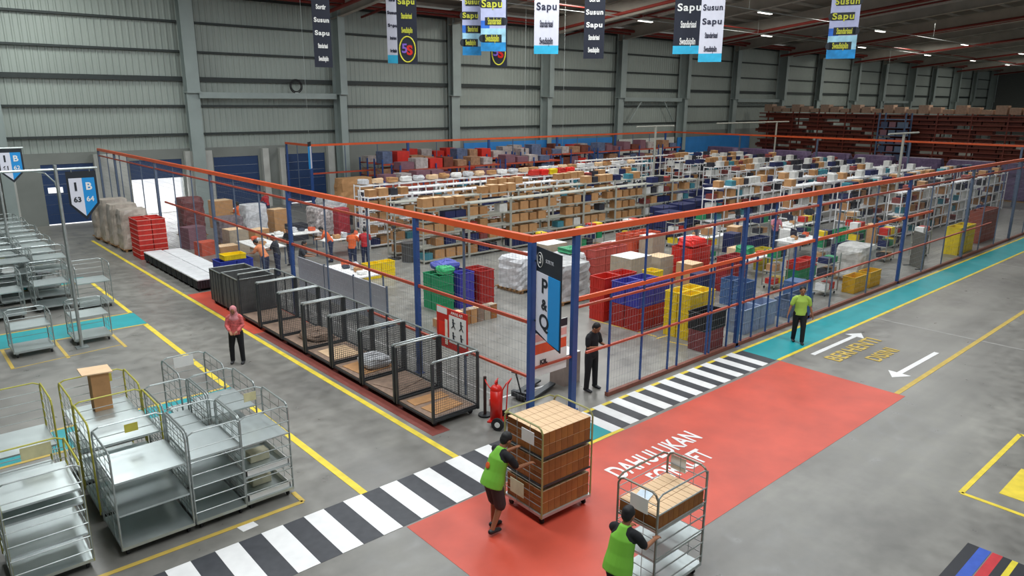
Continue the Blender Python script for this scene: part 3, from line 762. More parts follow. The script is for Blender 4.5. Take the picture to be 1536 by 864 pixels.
c1 = rc('roll container packed with brown cartons on three tiers, pushed by the man in shorts', A0, X=1.12, Y=.98, H=1.73, shelves=(.2, .72, 1.22), rail=mat('olive_tube', '#9a9a62', .4), back=True, rz=-.03, shelfm=DARKM)
load(A0+Vector((.03, .03, 0)), -.03, 1.06, .9, 8, 4, 3, [(.2, 2, .205), (.72, 2, .205), (1.22, 2, .205)], BROWND, TAN, 'cartons on the nearer loaded roll container', 'full cart')
hang_card(-3.365, -3.55, 1.62, -PI/2-.03, PAPER, 'white delivery sheet on the left side of the fully loaded roll container', .3, .22)
hang_card(-3.365, -3.3, .62, -PI/2-.03, mat('printed_sheet', '#c9cfae'), 'printed green and red sheet low on the left side of the fully loaded roll container', .34, .26)
B0 = Vector((-3.52, -6.27, 0))
c2 = rc('tall roll container with one layer of cartons on top, nearest the picture bottom', B0, X=1.12, Y=.72, H=1.72, shelves=(.2, .7, 1.15), rail=mat('bronze_tube', '#7f7a6c', .4, .3), rz=.0, front=True)
load(B0+Vector((.03, .03, 0)), 0, 1.06, .66, 9, 3, 1, [(1.15, 1, .22)], BROWND, TAN, 'cartons on the half loaded roll container', 'cart nearest the bottom')
hang_card(-3.535, -5.95, 1.58, -PI/2, PAPER, 'white printed sheet on the left side of the roll container nearest the bottom', .3, .22)
hang_card(-2.385, -5.75, 1.68, PI/2, PAPER, 'white sheet on the far side of the roll container nearest the bottom', .26, .22)
flat_sheet('plastic_sheet', -3.2, -5.78, 1.38, .25, .2, .3, mat('pale_blue_plastic', '#c3d3e0', .3), 'pale blue plastic pouch lying on the cartons near the picture bottom', 'pouch')

# ================================================================== WHITE-TOPPED DOLLIES, CRATES, PALLETS
def dolly():
    t = thing('crate_dolly', 'x', 'crate')
    MB().box(-.35, .35, -.25, .25, .10, .40, None).build('crate', BLACK, t)
    mb = MB()
    for i in range(8):
        x = -.33+i*.094; mb.box(x, x+.02, -.262, -.25, .12, .39); mb.box(x, x+.02, .25, .262, .12, .39)
    for i in range(5):
        y = -.24+i*.11; mb.box(-.365, -.35, y, y+.02, .12, .39)
    mb.build('rib', DARKM, t)
    MB().box(-.36, .36, -.27, .27, .405, .45, None, .015).build('lid', mat('white_lid', '#dedfe0', .5, var=.04), t)
    for sx in (-1, 1):
        for sy in (-1, 1): MB().cyl((sx*.28, sy*.2, .045), (0, 1, 0), .045, .03, 10).build('wheel', RUB, t)
    return t
d0 = dolly(); first = True
def place(proto, used, loc, rz, label, group):
    if not used[0]:
        used[0] = True; proto.location = loc; proto.rotation_euler = (0, 0, rz); proto['label'] = label; proto['group'] = group; return proto
    return dup(proto, loc, rz, label, group)
u = [False]
for i in range(11): place(d0, u, (-2.03, 15.3+.61*i, 0), 0, 'white-lidded black crate on wheels, %s from the front in the left row' % ORD[i], 'white-lidded crates, left row')
for i in range(10): place(d0, u, (-1.28, 15.8+.61*i, 0), 0, 'white-lidded black crate on wheels, %s from the front in the right row by the fence' % ORD[i], 'white-lidded crates, right row')
def crate_mesh(sx, sy, sz, m_, rim=None, slots=True):
    mb = MB(); th = .02; rim = rim or m_
    mb.box(-sx/2, sx/2, -sy/2, sy/2, 0, .02, m_)
    for q in ((-sx/2, sx/2, -sy/2, -sy/2+th), (-sx/2, sx/2, sy/2-th, sy/2), (-sx/2, -sx/2+th, -sy/2+th, sy/2-th), (sx/2-th, sx/2, -sy/2+th, sy/2-th)): mb.box(*q, .02, sz, m_)
    for q in ((-sx/2-.012, sx/2+.012, -sy/2-.012, -sy/2), (-sx/2-.012, sx/2+.012, sy/2, sy/2+.012), (-sx/2-.012, -sx/2, -sy/2, sy/2), (sx/2, sx/2+.012, -sy/2, sy/2)): mb.box(*q, sz-.035, sz, rim)
    if slots:
        for k in range(int(sx/.1)):
            x = -sx/2+.05+k*.1
            mb.box(x, x+.015, -sy/2-.010, -sy/2, .02, sz-.035, m_); mb.box(x, x+.015, sy/2, sy/2+.01, .02, sz-.035, m_)
        for k in range(int(sy/.1)):
            y = -sy/2+.05+k*.1
            mb.box(-sx/2-.01, -sx/2, y, y+.015, .02, sz-.035, m_); mb.box(sx/2, sx/2+.01, y, y+.015, .02, sz-.035, m_)
    return mb.mesh('crate')
def stack(x, y, nx, ny, nz, sx, sy, sz, m_, label, group, rz=0.0, rim=None, z0=0.0, name='plastic_crate', cat='crate', jit=.01):
    me = crate_mesh(sx, sy, sz, m_, rim)
    for i in range(nx):
        for j in range(ny):
            for k in range(nz):
                o = bpy.data.objects.new(name, me); COL.objects.link(o)
                dx, dy = i*(sx+.04), j*(sy+.04)
                o.location = (x+dx*math.cos(rz)-dy*math.sin(rz)+rnd.uniform(-jit, jit)*.3, y+dx*math.sin(rz)+dy*math.cos(rz), z0+k*(sz+.001)); o.rotation_euler = (0, 0, rz)
                bits = []
                if nz > 1: bits.append('topmost' if k == nz-1 else ('lowest' if k == 0 else '%s up' % ORD[k]))
                if nx > 1: bits.append('left' if i == 0 else ('right' if i == nx-1 else 'centre'))
                if ny > 1: bits.append('front' if j == 0 else 'rear')
                room = 16-len(label.split())
                full = label+((', '+' '.join(bits)) if bits else '')
                if len(full.split()) > 16: full = ' '.join(label.split()[:16-len(' '.join(bits).split())]).rstrip(',')+', '+' '.join(bits)
                tag(o, full, cat, group)
stack(-2.1, 22.5, 2, 2, 8, .55, .62, .215, REDC, 'red crate with pale rim stacked beyond the white-lidded crates', 'red crates at the end of the white-lidded rows', rim=mat('pink_rim', '#d98a80'))
# blue crates + yellow tray beyond the grey bin
def bin_box(label, loc, X, Y, H, m_):
    t = thing('metal_bin', label, 'bin', loc)
    mb = MB()
    for q in ((0, X, 0, .03), (0, X, Y-.03, Y), (0, .03, .03, Y-.03), (X-.03, X, .03, Y-.03)): mb.box(*q, .12, H)
    mb.box(.03, X-.03, .03, Y-.03, .12, .15)
    mb.build('body', m_, t)
    MB().path([(0, 0, H), (X, 0, H), (X, Y, H), (0, Y, H), (0, 0, H)], .022, 6).build('rim', GALV, t)
    mb = MB()
    for i in range(5): mb.box(-.015, 0, Y*i/4-.015 if i else 0, Y*i/4+.015, .12, H)
    mb.build('rib', DARKM, t)
    for (x, y) in ((.1, .1), (X-.1, .1), (X-.1, Y-.1), (.1, Y-.1)): MB().cyl((x, y, .06), (0, 1, 0), .06, .04, 12).build('wheel', RUB, t)
bin_box('solid grey steel wheeled bin behind the last cage trolley', (-2.5, 10.85, 0), 1.2, 1.35, 1.25, mat('bin_grey', '#5e5f5e', .6, .2, var=.2))
bin_box('second solid grey steel wheeled bin, behind the other one beside the blue crates', (-2.5, 12.3, 0), 1.2, 1.0, 1.2, mat('bin_grey', '#5e5f5e'))
stack(-1.8, 13.8, 2, 1, 4, .55, .75, .33, BLUC, 'dark blue crate in the stack between the grey bins and white-lidded crates', 'blue crates behind the grey bins')
stack(-1.5, 13.78, 1, 1, 1, .75, .5, .18, YELC, 'yellow tray lying on top of the dark blue crates', 'yellow trays', z0=1.33)
stack(3.5, 12.9, 2, 1, 2, .6, .45, .3, YELC, 'bright yellow crate behind the grey partition boards', 'yellow crates behind the partitions')
# wrapped pallets at back left
def wrapped_pallet(x, y, sx, sy, h, m_, label, group, seed, cat='pallet'):
    t = thing('wrapped_pallet', label, cat, (x, y, 0), rnd.uniform(-.05, .05), group)
    mb = MB()
    for q in (-.42, -.05, .34): mb.box(q*sx, q*sx+.09, -sy/2, sy/2, 0, .1)
    for i in range(6): a = -sy/2+i*(sy-.09)/5; mb.box(-sx/2, sx/2, a, a+.09, .1, .13)
    mb.build('pallet', WOOD, t)
    r = random.Random(seed); g = MB(); nu, nz = 20, 9; vs = []
    for k in range(nz):
        z = .13+(h-.13)*k/(nz-1)
        for i in range(nu):
            a = 2*PI*i/nu; c, s_ = math.cos(a), math.sin(a)
            u = math.copysign(abs(c)**.35, c); v = math.copysign(abs(s_)**.35, s_)
            w_ = 1+r.uniform(-.05, .05)
            if k == nz-1: w_ *= .93
            vs.append((u*sx/2*.95*w_, v*sy/2*.95*w_, z+r.uniform(-.02, .02)*(0 < k < nz-1)))
    vs.append((0, 0, h+.04))
    fs = [[k*nu+i, k*nu+(i+1) % nu, (k+1)*nu+(i+1) % nu, (k+1)*nu+i] for k in range(nz-1) for i in range(nu)]
    fs += [[(nz-1)*nu+i, (nz-1)*nu+(i+1) % nu, nz*nu] for i in range(nu)]+[list(range(nu-1, -1, -1))]
    g.add(vs, fs); o = g.build('wrapped_load', m_, t); o['label'] = 'load bound in clear stretch film'
    return t
labs = ['nearest of four, next to the red crates', 'second of the four at the back left', 'third of the four at the back left', 'farthest and leftmost of the four at the back left']
for i in range(4):
    wrapped_pallet(-1.9-.06*i, 24.9+1.35*i, 1.25, 1.1, (1.9, 2.0, 2.1, 1.9)[i], WRAP, 'stretch-wrapped brown pallet load, '+labs[i], 'wrapped pallet loads at the back left', 10+i)
wrapped_pallet(1.2, 26.5, 1.2, 1.1, 2.0, mat('maroon_load', '#6e3a3a', .5, var=.3), 'dark maroon wrapped load just inside the fence by the open dock door', 'stacked loads by the open dock', 31)
wrapped_pallet(2.0, 23.6, 1.3, 1.1, 1.3, mat('mixed_bags', '#6f6468', .6, var=.5, scale=7), 'low dark pile of mixed bags inside the left fence before the open door', 'stacked loads by the open dock', 32)
wrapped_pallet(3.5, 24.2, 1.2, 1.1, 1.7, SACK, 'pale grey wrapped load with white bags on top, inside the left fence', 'stacked loads by the open dock', 33)
# centre sack pallets
wrapped_pallet(6.9, 7.9, 1.5, 1.3, 1.25, SACK, 'pallet of pale stacked sacks behind the P&Q sign, left one', 'pallets of pale sacks', 41)
wrapped_pallet(7.0, 5.9, 1.7, 1.5, 1.35, mat('grey_wrap', '#a4a6a6', .35, var=.25, scale=5, bump=.6), 'large grey film-wrapped pallet directly behind the P&Q sign', 'pallets of pale sacks', 42)
wrapped_pallet(9.0, 7.6, 1.2, 1.2, 1.1, SACK, 'low pallet of white sacks topped by a green bag, right of the sign', 'pallets of pale sacks', 43)
wrapped_pallet(18.0, .55, 1.6, 1.2, 1.35, mat('white_wrap', '#bdbdb8', .35, var=.25, scale=5, bump=.6), 'white film-wrapped pallet behind the right-hand fence above the yellow tubs', 'wrapped pallets behind the right fence', 44)
lump('green_bag', (9.0, 7.5, 1.15), .4, .35, .1, GRNC, 'green bag on the low pallet of white sacks', 'bag', 5)
PINK = mat('pink_crate', '#b9564e', .5, var=.15)
TG = 'crates behind the right fence'
stack(10.1, 7.1, 3, 2, 4, .6, .42, .3, PINK, 'faded pink-red crate in the low wall of crates behind the white cartons', TG)
stack(12.9, 7.6, 3, 2, 4, .6, .42, .34, mat('orange_red_crate', '#c8563c', .5), 'orange-red crate in the farther block behind the pink crates', TG)
stack(6.35, 3.35, 2, 1, 4, .75, .6, .35, REDC, 'bright red crate in the left stack of the big red block', TG)
stack(6.35, 1.95, 2, 2, 2, .72, .52, .36, mat('deep_red_crate', '#a32a26', .45), 'deep red crate under the blue ones in the big block', TG)
stack(6.35, 1.95, 2, 2, 2, .72, .52, .34, mat('violet_blue_crate', '#3f3f9e', .45), 'violet-blue crate on top of the deep red ones', TG, z0=.73)
stack(6.75, .42, 2, 2, 5, .6, .42, .27, YELC, 'yellow crate in the tall yellow stack behind the right fence', TG)
stack(6.35, -.45, 1, 1, 2, .9, .55, .3, mat('maroon_crate', '#7c3d3e', .5), 'maroon crate beneath the black basket beside the fence', TG)
stack(6.35, -.45, 1, 1, 1, .95, .6, .5, BLACK, 'black basket on the maroon crates beside the fence', TG, z0=.61)
stack(9.1, 3.6, 1, 1, 2, .5, .5, .28, GRNC, 'green crate under the yellow one left of the yellow stack', TG)
stack(9.1, 3.6, 1, 1, 2, .5, .5, .28, YELC, 'yellow crate on the green ones behind the violet-blue block', TG, z0=.57)
stack(12.8, 4.6, 2, 2, 4, .6, .45, .32, REDC, 'red crate in the block beside the black-topped workbench', TG)
stack(12.4, 2.8, 2, 1, 4, .6, .45, .32, mat('dark_red_crate', '#93282a', .5), 'dark red crate below the bright red bags behind the fence', TG)
lump('red_bag', (13.1, 4.8, 1.29), .5, .4, .16, mat('bright_red_bag', '#e0281e', .5), 'bright red bag heaped on the red crate block', 'bag', 6)
lump('green_bag', (15.0, 3.6, .9), .4, .35, .16, GRNC, 'green bag on the table right of the red crate block', 'bag', 7)
stack(15.4, 1.6, 2, 1, 2, .7, .5, .3, GRNC, 'green crate low behind the fence, in front of the white shelving', TG)
stack(15.4, 1.6, 2, 1, 1, .7, .5, .3, REDC, 'red crate on the low green ones behind the fence', TG, z0=.61)
stack(16.7, 3.2, 1, 2, 3, .6, .5, .3, mat('olive_yellow_crate', '#b8a929', .5), 'olive-yellow crate in the stack right of the low green crates', TG)
stack(16.0, -.35, 1, 1, 2, .95, .45, .3, mat('amber_crate', '#d1a419', .5), 'amber tub beside the teal walkway, left one', TG)
stack(17.3, -.35, 1, 1, 2, .95, .45, .3, mat('amber_crate', '#d1a419', .5), 'amber tub beside the teal walkway, right one', TG)
stack(26.6, -.3, 2, 1, 3, 1.0, .6, .42, mat('amber_crate2', '#d6bd1c', .5), 'yellow tub in the far stack behind the right fence', TG)
stack(23.5, 3.2, 2, 2, 3, .7, .5, .3, GRNC, 'green crate far along behind the right fence', TG)
stack(30.5, .0, 3, 1, 4, .8, .6, .4, mat('rust_crate', '#8c4636', .5), 'rust-red crate at the far right end of the fence', TG)
stack(18.0, 5.0, 2, 1, 3, .6, .5, .33, NAVY, 'navy crate stacked in front of the right shelving block', TG)
stack(11.0, 1.2, 1, 2, 3, .6, .45, .3, mat('steel_blue_crate', '#41608c', .5), 'steel-blue crate beside the blue gate posts', TG)
stack(8.6, -.3, 2, 1, 2, .9, .5, .38, mat('pale_blue_tub', '#8fa0bc', .5), 'pale blue tub directly behind the fence near the walking man', TG)
stack(11.2, -.3, 2, 1, 2, .8, .5, .3, mat('slate_tub', '#5c6c86', .5), 'slate-blue tub behind the fence right of the walking man', TG)
# assorted crates left interior
LG = 'crates inside the left fence'
stack(3.0, 7.5, 1, 2, 4, .6, .42, .3, GRNC, 'green crate in the mixed stack inside the left fence', LG)
stack(3.75, 7.35, 1, 2, 4, .6, .42, .3, mat('violet_blue_crate', '#3f3f9e'), 'violet-blue crate in the mixed stack inside the left fence', LG)
stack(4.5, 7.2, 1, 2, 4, .6, .42, .3, mat('deep_red_crate', '#a32a26'), 'deep red crate with pale card in the mixed stack inside the left fence', LG)
lump('blue_bag', (3.5, 8.0, 1.22), .5, .35, .14, mat('violet_bag', '#4a55a8', .5), 'violet-blue bag on the mixed crate stack', 'bag', 8)
lump('green_bag', (3.1, 7.5, 1.22), .3, .25, .12, mat('bright_green_bag', '#38b070', .5), 'bright green bag on the mixed crate stack', 'bag', 9)
PILE = True
def carton(x, y, z, sx, sy, sz, label, m_=BROWN, top=None, rz=0.0, group=None, name='cardboard_box'):
    o = bpy.data.objects.new(name, carton_mesh(sx, sy, sz, m_, top or TAN)); COL.objects.link(o); o.location = (x, y, z); o.rotation_euler = (0, 0, rz)
    return tag(o, label, 'box', group)
KR0 = mat('kraft_pale', '#a89a86', .8)
# white cartons behind fence
for i in range(24):
    r_, c_ = divmod(i, 8)
    carton(1.75+c_*.27+.02*(r_ % 2), 5.75+.0*r_+(.3 if r_ == 1 else 0), 0 if r_ < 2 else .262, .24, .27, .26 if r_ < 2 else .2, 'small brown parcel, %s from the left in the %s row before the mixed crates' % (ORD[c_], ['front', 'rear', 'upper'][r_]), [BROWN, BOARD, KR0, BROWND][i % 4], [TAN, BOARD, KR0][i % 3], 0, 'low row of parcels inside the left fence')
KR = mat('kraft_grey', '#a89a86', .8, var=.1)
carton(10.0, 5.3, 0, 1.15, 1.0, 1.25, 'large greyish carton with white top behind the violet-blue crates', KR, PAPER)
carton(9.3, 8.9, 0, 1.1, .9, 1.3, 'greyish carton with white top behind the pink crates', KR, PAPER)
carton(11.6, 5.2, 0, .8, .7, 1.05, 'smaller greyish carton right of the large white-topped one', KR, TAN)
carton(13.3, 6.9, 0, .8, .7, 1.4, 'upright greyish carton beside the pink and red crates', KR, PAPER)
carton(12.0, 4.1, 0, .7, .7, .9, 'brown open carton between the yellow crates and the red block', BROWN, TAN)

for i, (x, y, sx, h, m1, nm_) in enumerate([(.4, 19.6, .8, .7, BROWN, 'brown'), (1.4, 21.2, .9, 1.1, KR0, 'greyish'), (.2, 21.6, .8, .6, mat('orange_red_crate', '#c8563c'), 'orange-red'), (2.6, 21.6, .8, .9, BROWN, 'brown'), (4.9, 22.4, .9, .8, mat('dark_goods', '#2e2f38'), 'black'), (-.1, 17.2, .5, .8, BROWN, 'brown'), (5.2, 25.3, .8, 1.2, BROWN, 'brown'), (.3, 23.6, .9, 1.0, mat('mauve_goods', '#7a5560'), 'mauve'), (5.0, 27.5, .9, 1.3, NAVY, 'navy'), (3.4, 28.4, 1.0, 1.5, BROWN, 'brown'), (7.7, 25.3, .9, .9, BROWN, 'brown'), (8.8, 24.8, .8, .7, mat('dark_goods', '#2e2f38'), 'black')]):
    carton(x, y, 0, sx, sx*.8, h, '%s carton on the floor inside the left fence, %s counting away from the tables' % (nm_, ORD[i]), m1, TAN if nm_ in ('brown', 'greyish') else m1, .1*(i % 4), 'cartons on the floor inside the left fence')
# ---- workstations with parcels, trays and racks between the fence and the right-hand shelving
def cart_rack(x, y, label, rz=0.0):
    t = thing('picking_trolley', label, 'trolley', (x, y, 0), rz, 'picking trolleys behind the right fence')
    for a in (0, .9):
        for b in (0, .5): MB().box(a-.015, a+.015, b-.015, b+.015, .1, 1.5).build('post', GALV, t)
    for k in range(3): MB().box(0.02, .88, 0, .5, .15+k*.5, .18+k*.5).build('shelf', WHITESTEEL, t)
    for a in (.08, .82):
        for b in (.06, .44): MB().cyl((a, b, .045), (0, 1, 0), .045, .03, 10).build('wheel', RUB, t)
    return t
spots_ = [(11.9, 9.6), (13.4, 10.4), (15.4, 9.9), (16.0, 6.0), (17.6, 8.9), (19.4, 8.6), (20.6, 6.2), (19.6, 2.6), (22.6, 5.0), (22.4, 2.4), (26.3, 4.3), (25.6, 2.0), (13.8, 1.6), (14.3, -.1), (9.9, 10.0), (21.9, .9), (24.0, .2)]
ct0 = None
for i, (x, y) in enumerate(spots_):
    lb_ = 'white three-shelf picking trolley behind the right fence, %s counted left to right' % ORD[sorted(range(len(spots_)), key=lambda q: spots_[q][0]-spots_[q][1]).index(i)]
    if ct0 is None: ct0 = cart_rack(x, y, lb_)
    else: dup(ct0, (x, y, 0), 0, lb_)
    for k in range(3):
        for q in range(2):
            kk = (i*5+k*3+q*2) % 7
            m1, m2 = [(BROWN, TAN), (NAVY, NAVY), (PAPER, PAPER), (GRNC, GRNC), (REDC, REDC), (mat('dark_goods', '#2e2f38'), BLACK), (YELC, YELC)][kk]
            nm_ = ['brown', 'navy', 'white', 'green', 'red', 'dark', 'yellow'][kk]
            carton(x+.24+q*.42, y+.25, .182+k*.5, .34, .36, .2+.05*((i+k) % 3), '%s box, %s shelf of the %s picking trolley, %s' % (nm_, ['lowest', 'middle', 'top'][k], lb_.split('fence, ')[1].split(' counted')[0], ['left', 'right'][q]), m1, m2, 0, 'boxes on the picking trolleys', 'tray_box')
fl_ = [(11.2, 3.0, .8, NAVY, 'navy'), (12.2, 9.0, .7, BROWN, 'brown'), (14.6, 6.0, .9, GREYB, 'grey'), (16.9, 5.1, .7, TAN, 'pale'), (18.9, 6.6, .9, NAVY, 'navy'), (21.2, 7.9, .8, BROWN, 'brown'), (23.0, 6.0, .7, PAPER, 'white'), (12.0, 7.0, .6, PAPER, 'white'), (21.6, 3.4, .8, GREYB, 'grey'), (26.5, 3.4, .9, BROWN, 'brown'), (13.2, .5, .7, mat('steel_blue_crate', '#41608c'), 'steel-blue'), (11.3, 6.5, .7, BROWN, 'brown')]
for i, (x, y, h, m1, nm_) in enumerate(fl_):
    carton(x, y, 0, .7, .55, h, '%s carton standing on the floor among the picking trolleys, %s from the left fence end' % (nm_, ORD[i]), m1, TAN if nm_ == 'brown' else m1, .1*(i % 3))

# ---- partition boards
t = thing('partition', 'pale grey standing partition board just inside the left fence, longer one', 'partition', (0.55, 7.0, 0), PI/2)
for k in range(3):
    MB().box(k*2.0, k*2.0+1.97, -.02, .02, .06, 1.25).build('board', GREYB, t)
    MB().box(k*2.0-.03, k*2.0, -.03, .03, 0, 1.3).box(k*2-.03, k*2+.0, -.25, .25, 0, .04).build('post', GRYS, t)
# ---- tables
def table(x, y, sx, sy, label, top=PAPER, h=.78, rz=0.0, group=None):
    t = thing('table', label, 'table', (x, y, 0), rz, group)
    MB().box(-sx/2, sx/2, -sy/2, sy/2, h-.04, h).build('tabletop', top, t)
    for a in (-1, 1):
        for b in (-1, 1): MB().box(a*(sx/2-.06)-.02, a*(sx/2-.06)+.02, b*(sy/2-.06)-.02, b*(sy/2-.06)+.02, 0, h-.04).build('leg', GRYS, t)
    return t
TT = 'sorting tables'
tb_ = [(2.0, 11.6, 1.2, 2.4, 'white sorting table behind the longer grey partition'), (4.9, 17.75, 2.2, 1.0, 'white sorting table where the workers in orange stand'),
       (1.5, 18.6, 1.2, 2.4, 'white sorting table between the dark-shirted workers and the fence'), (3.8, 20.2, 2.4, 1.1, 'sorting table at the back left with orange bags'),
       (14.2, 8.8, 2.6, 1.1, 'black-edged workbench behind the red crate block'), (15.2, 3.6, 1.8, 1.0, 'table of coloured bags'),
       (17.8, 7.4, 2.6, 1.1, 'packing table at the edge of the right shelving block'), (20.5, 4.2, 2.4, 1.0, 'packing table covered with white trays behind the right fence'),
       (24.5, 6.5, 2.6, 1.1, 'packing table farther along behind the right fence')]
for x, y, sx, sy, lb in tb_: table(x, y, sx, sy, lb, group=TT)
PT = ['table behind the grey partition', 'table of the orange-shirted workers', 'table by the dark-shirted workers', 'back left sorting table', 'black-edged workbench', 'table right of the red crates', 'packing table by the right shelving', 'packing table nearest the right fence', 'farthest packing table at the right']
ki = 0
for (x, y, sx, sy, lb) in tb_:
    for q in range(5):
        mm = [PAPER, SACK, mat('orange_bag', '#d9603a', .6), BROWN, mat('dark_bag', '#3b3f4c', .6)][(ki*3) % 5]
        lump('parcel', (x+(q-2)*sx/6 if sx > sy else x+rnd.uniform(-.2, .2), y+(q-2)*sy/6 if sy > sx else y+rnd.uniform(-.2, .2), .783), .16, .15, .06+.03*(q % 3), mm, '%s of five small parcels on the %s' % (ORD[q], PT[tb_.index((x, y, sx, sy, lb))]), 'parcel', ki, 'parcels on the sorting tables', 10, 6); ki += 1

# ================================================================== SHELVING
def shelf_unit(nlev=5, L=2.4, D=.6, H=2.45, label='x', group=None, split=True):
    t = thing('shelving_unit', label, 'shelf', (0, 0, 0), 0, group)
    for x in (0, L):
        for y in (0, D):
            MB().box(x-.022, x+.022, y-.022, y+.022, 0, H).build('post', WHITESTEEL, t)
    for k in range(nlev):
        z = .15+k*(H-.2)/(nlev-1)
        MB().box(.022, L-.022, 0, D, z-.05, z).build('shelf_board', WHITESTEEL, t)
    return t
def shelf_block_mesh(nlev=5, L=2.4, D=.6, H=2.45):
    mb = MB()
    for x in (0, L/2, L):
        for y in (0, D): mb.box(x-.022, x+.022, y-.022, y+.022, 0, H)
    for k in range(nlev):
        z = .15+k*(H-.2)/(nlev-1); mb.box(.022, L-.022, 0, D, z-.05, z)
    return mb.mesh('shelving_unit')
BOXM = [carton_mesh(.5, .42, .38, BROWN, TAN), carton_mesh(.42, .4, .34, mat('cardboard_mid', '#a5784c', .8), TAN), carton_mesh(.55, .42, .3, NAVY, NAVY), carton_mesh(.4, .38, .32, mat('dark_goods', '#2e2f38', .7), BLACK), carton_mesh(.46, .4, .36, mat('white_goods', '#cfcfca', .7), PAPER), carton_mesh(.42, .4, .25, mat('maroon_goods', '#7a3c38', .7), REDC), carton_mesh(.42, .4, .28, mat('teal_goods', '#3d7c8c', .7), TEAL)]
BNAME = ['brown carton', 'mid-brown carton', 'navy tote', 'dark tote', 'white carton', 'maroon tote', 'blue-green tote']
rowdef = [('front', 13.5, 6.4, 24.0), ('second', 15.7, 6.4, 24.5), ('third', 17.9, 6.4, 25.5), ('fourth', 20.1, 7.5, 27.0), ('fifth', 22.3, 8.5, 32), ('sixth', 24.5, 25.5, 34), ('seventh', 26.7, 30, 46)]
ind = 0; proto = None; u = [False]; smesh = shelf_block_mesh()
stuffmb = MB(); stuffn = 0
def add_goods(x, y, z, weights, rowname, indiv, where=''):
    global ind
    k = rnd.choices(range(7), weights)[0]
    if indiv and ind < 290:
        o = bpy.data.objects.new('stored_box', BOXM[k]); COL.objects.link(o); o.location = (x, y, z+.002)
        tag(o, '%s in the %s white shelving row%s' % (BNAME[k], rowname, where), 'box', 'boxes on the %s shelving row' % rowname); ind += 1
    else:
        me = BOXM[k]; vs = [(v.co.x+x, v.co.y+y, v.co.z+z+.002) for v in me.vertices]
        for p in me.polygons: pass
        base_ = len(stuffmb.v); stuffmb.v += vs
        for p in me.polygons:
            stuffmb.f.append([i+base_ for i in p.vertices]); stuffmb.mi.append(stuffmb.slot(me.materials[p.material_index]))
proto = shelf_unit()
for ri, (rn, y, x0, x1) in enumerate(rowdef):
    x = x0; n_ = 0
    while x < x1:
        lab = 'white steel shelving bay, %s from the left in the %s row of the central shelving' % (ORD[n_], rn)
        if ri < 2: place(proto, u, (x, y, 0), 0, lab, 'white shelving, %s row' % rn)
        else:
            o = bpy.data.objects.new('shelving_unit', smesh); COL.objects.link(o); o.location = (x, y, 0); tag(o, lab, 'shelf', 'white shelving, %s row' % rn)
        for lv in range(5):
            z = .15+lv*(2.25)/4
            if lv == 4 and (rnd.random() < .7 or rn in ('fourth', 'fifth')): continue
            for s_ in range(4):
                if rnd.random() < (.18 if ri < 3 else .35): continue
                add_goods(x+.32+s_*.585, y+.3, z, ([6, 5, 1, 1, 1, .5, .3] if ri < 4 and x < 20 else [1, 1, 4, 3, 2, 1, 2]), rn, ri < 2, ', %s bay, %s shelf up, %s in line' % (ORD[n_], ORD[lv], ORD[s_]))
        x += 2.46; n_ += 1
# right block of shelving (denser), rows along X nearer to the right fence and beyond
rowdef2 = [('first', 12.3, 34, 46), ('second', 14.6, 32, 46), ('third', 17.2, 33, 46), ('fourth', 19.6, 34, 46), ('fifth', 22.0, 36, 46), ('sixth', 24.2, 38, 46), ('seventh', 9.8, 22, 46), ('eighth', 7.6, 26, 46), ('ninth', 5.2, 27.5, 46), ('tenth', 2.8, 28, 46)]
for rn, y, x0, x1 in rowdef2:
    x = x0; n_ = 0
    while x < x1-1:
        n_ += 1
        o = bpy.data.objects.new('shelving_unit', smesh); COL.objects.link(o); o.location = (x, y, 0); tag(o, 'white steel shelving bay, %s from the left in the %s row of the right-hand block' % (ORD[n_-1], rn), 'shelf', 'right-hand shelving block, %s row' % rn)
        for lv in range(5):
            z = .15+lv*2.25/4
            for s_ in range(4):
                if rnd.random() < .35: continue
                add_goods(x+.32+s_*.585, y+.3, z, [1.5, 1.5, 2, 3, 3, 1.2, 1], rn, False)
        x += 2.46
NM = {'first': 'behind the navy cages', 'second': 'second behind the navy cages'}
o = stuffmb.build('stored_goods'); tag(o, 'mixed boxes and totes filling the farther white shelving', 'goods', None, 'stuff')
# navy cages between the blocks
nav = None
def navy_cage(label, loc):
    t = thing('tote_trolley', label, 'trolley', loc, 0, 'navy tote trolleys between the shelving blocks')
    X, Y, H = 1.3, .95, 1.5
    MB().box(0, X, 0, Y, .12, .16).build('base', BLACK, t)
    for k in range(3):
        mb = MB().box(.03, X-.03, .03, Y-.03, .165+k*.42, .165+k*.42+.36, None, .02)
        mb.build('tote', NAVY, t)
    for (x, y) in ((0, 0), (X, 0), (X, Y), (0, Y)): MB().bar((x, y, .1), (x, y, H), .015, 6).build('post', BLACK, t)
    for (x, y) in ((.1, .1), (X-.1, .1), (X-.1, Y-.1), (.1, Y-.1)): MB().cyl((x, y, .05), (0, 1, 0), .05, .03, 10).build('wheel', RUB, t)
    return t
npos = [(20.3, 11.6), (22.1, 11.7), (24.0, 12.2), (25.8, 12.6), (26.2, 14.6), (28.0, 15.2), (29.8, 13.6), (28.2, 17.6), (30.1, 18.3), (31.6, 16.0), (19.0, 10.3), (31.5, 20.4), (28.0, 19.5)]
for i, (x, y) in enumerate(npos):
    lab = 'navy blue tote trolley between the two shelving blocks, %s counting from the front left' % ORD[i]
    nav = navy_cage(lab, (x, y, 0)) if nav is None else nav
    if i: dup(nav, (x, y, 0), 0, lab)
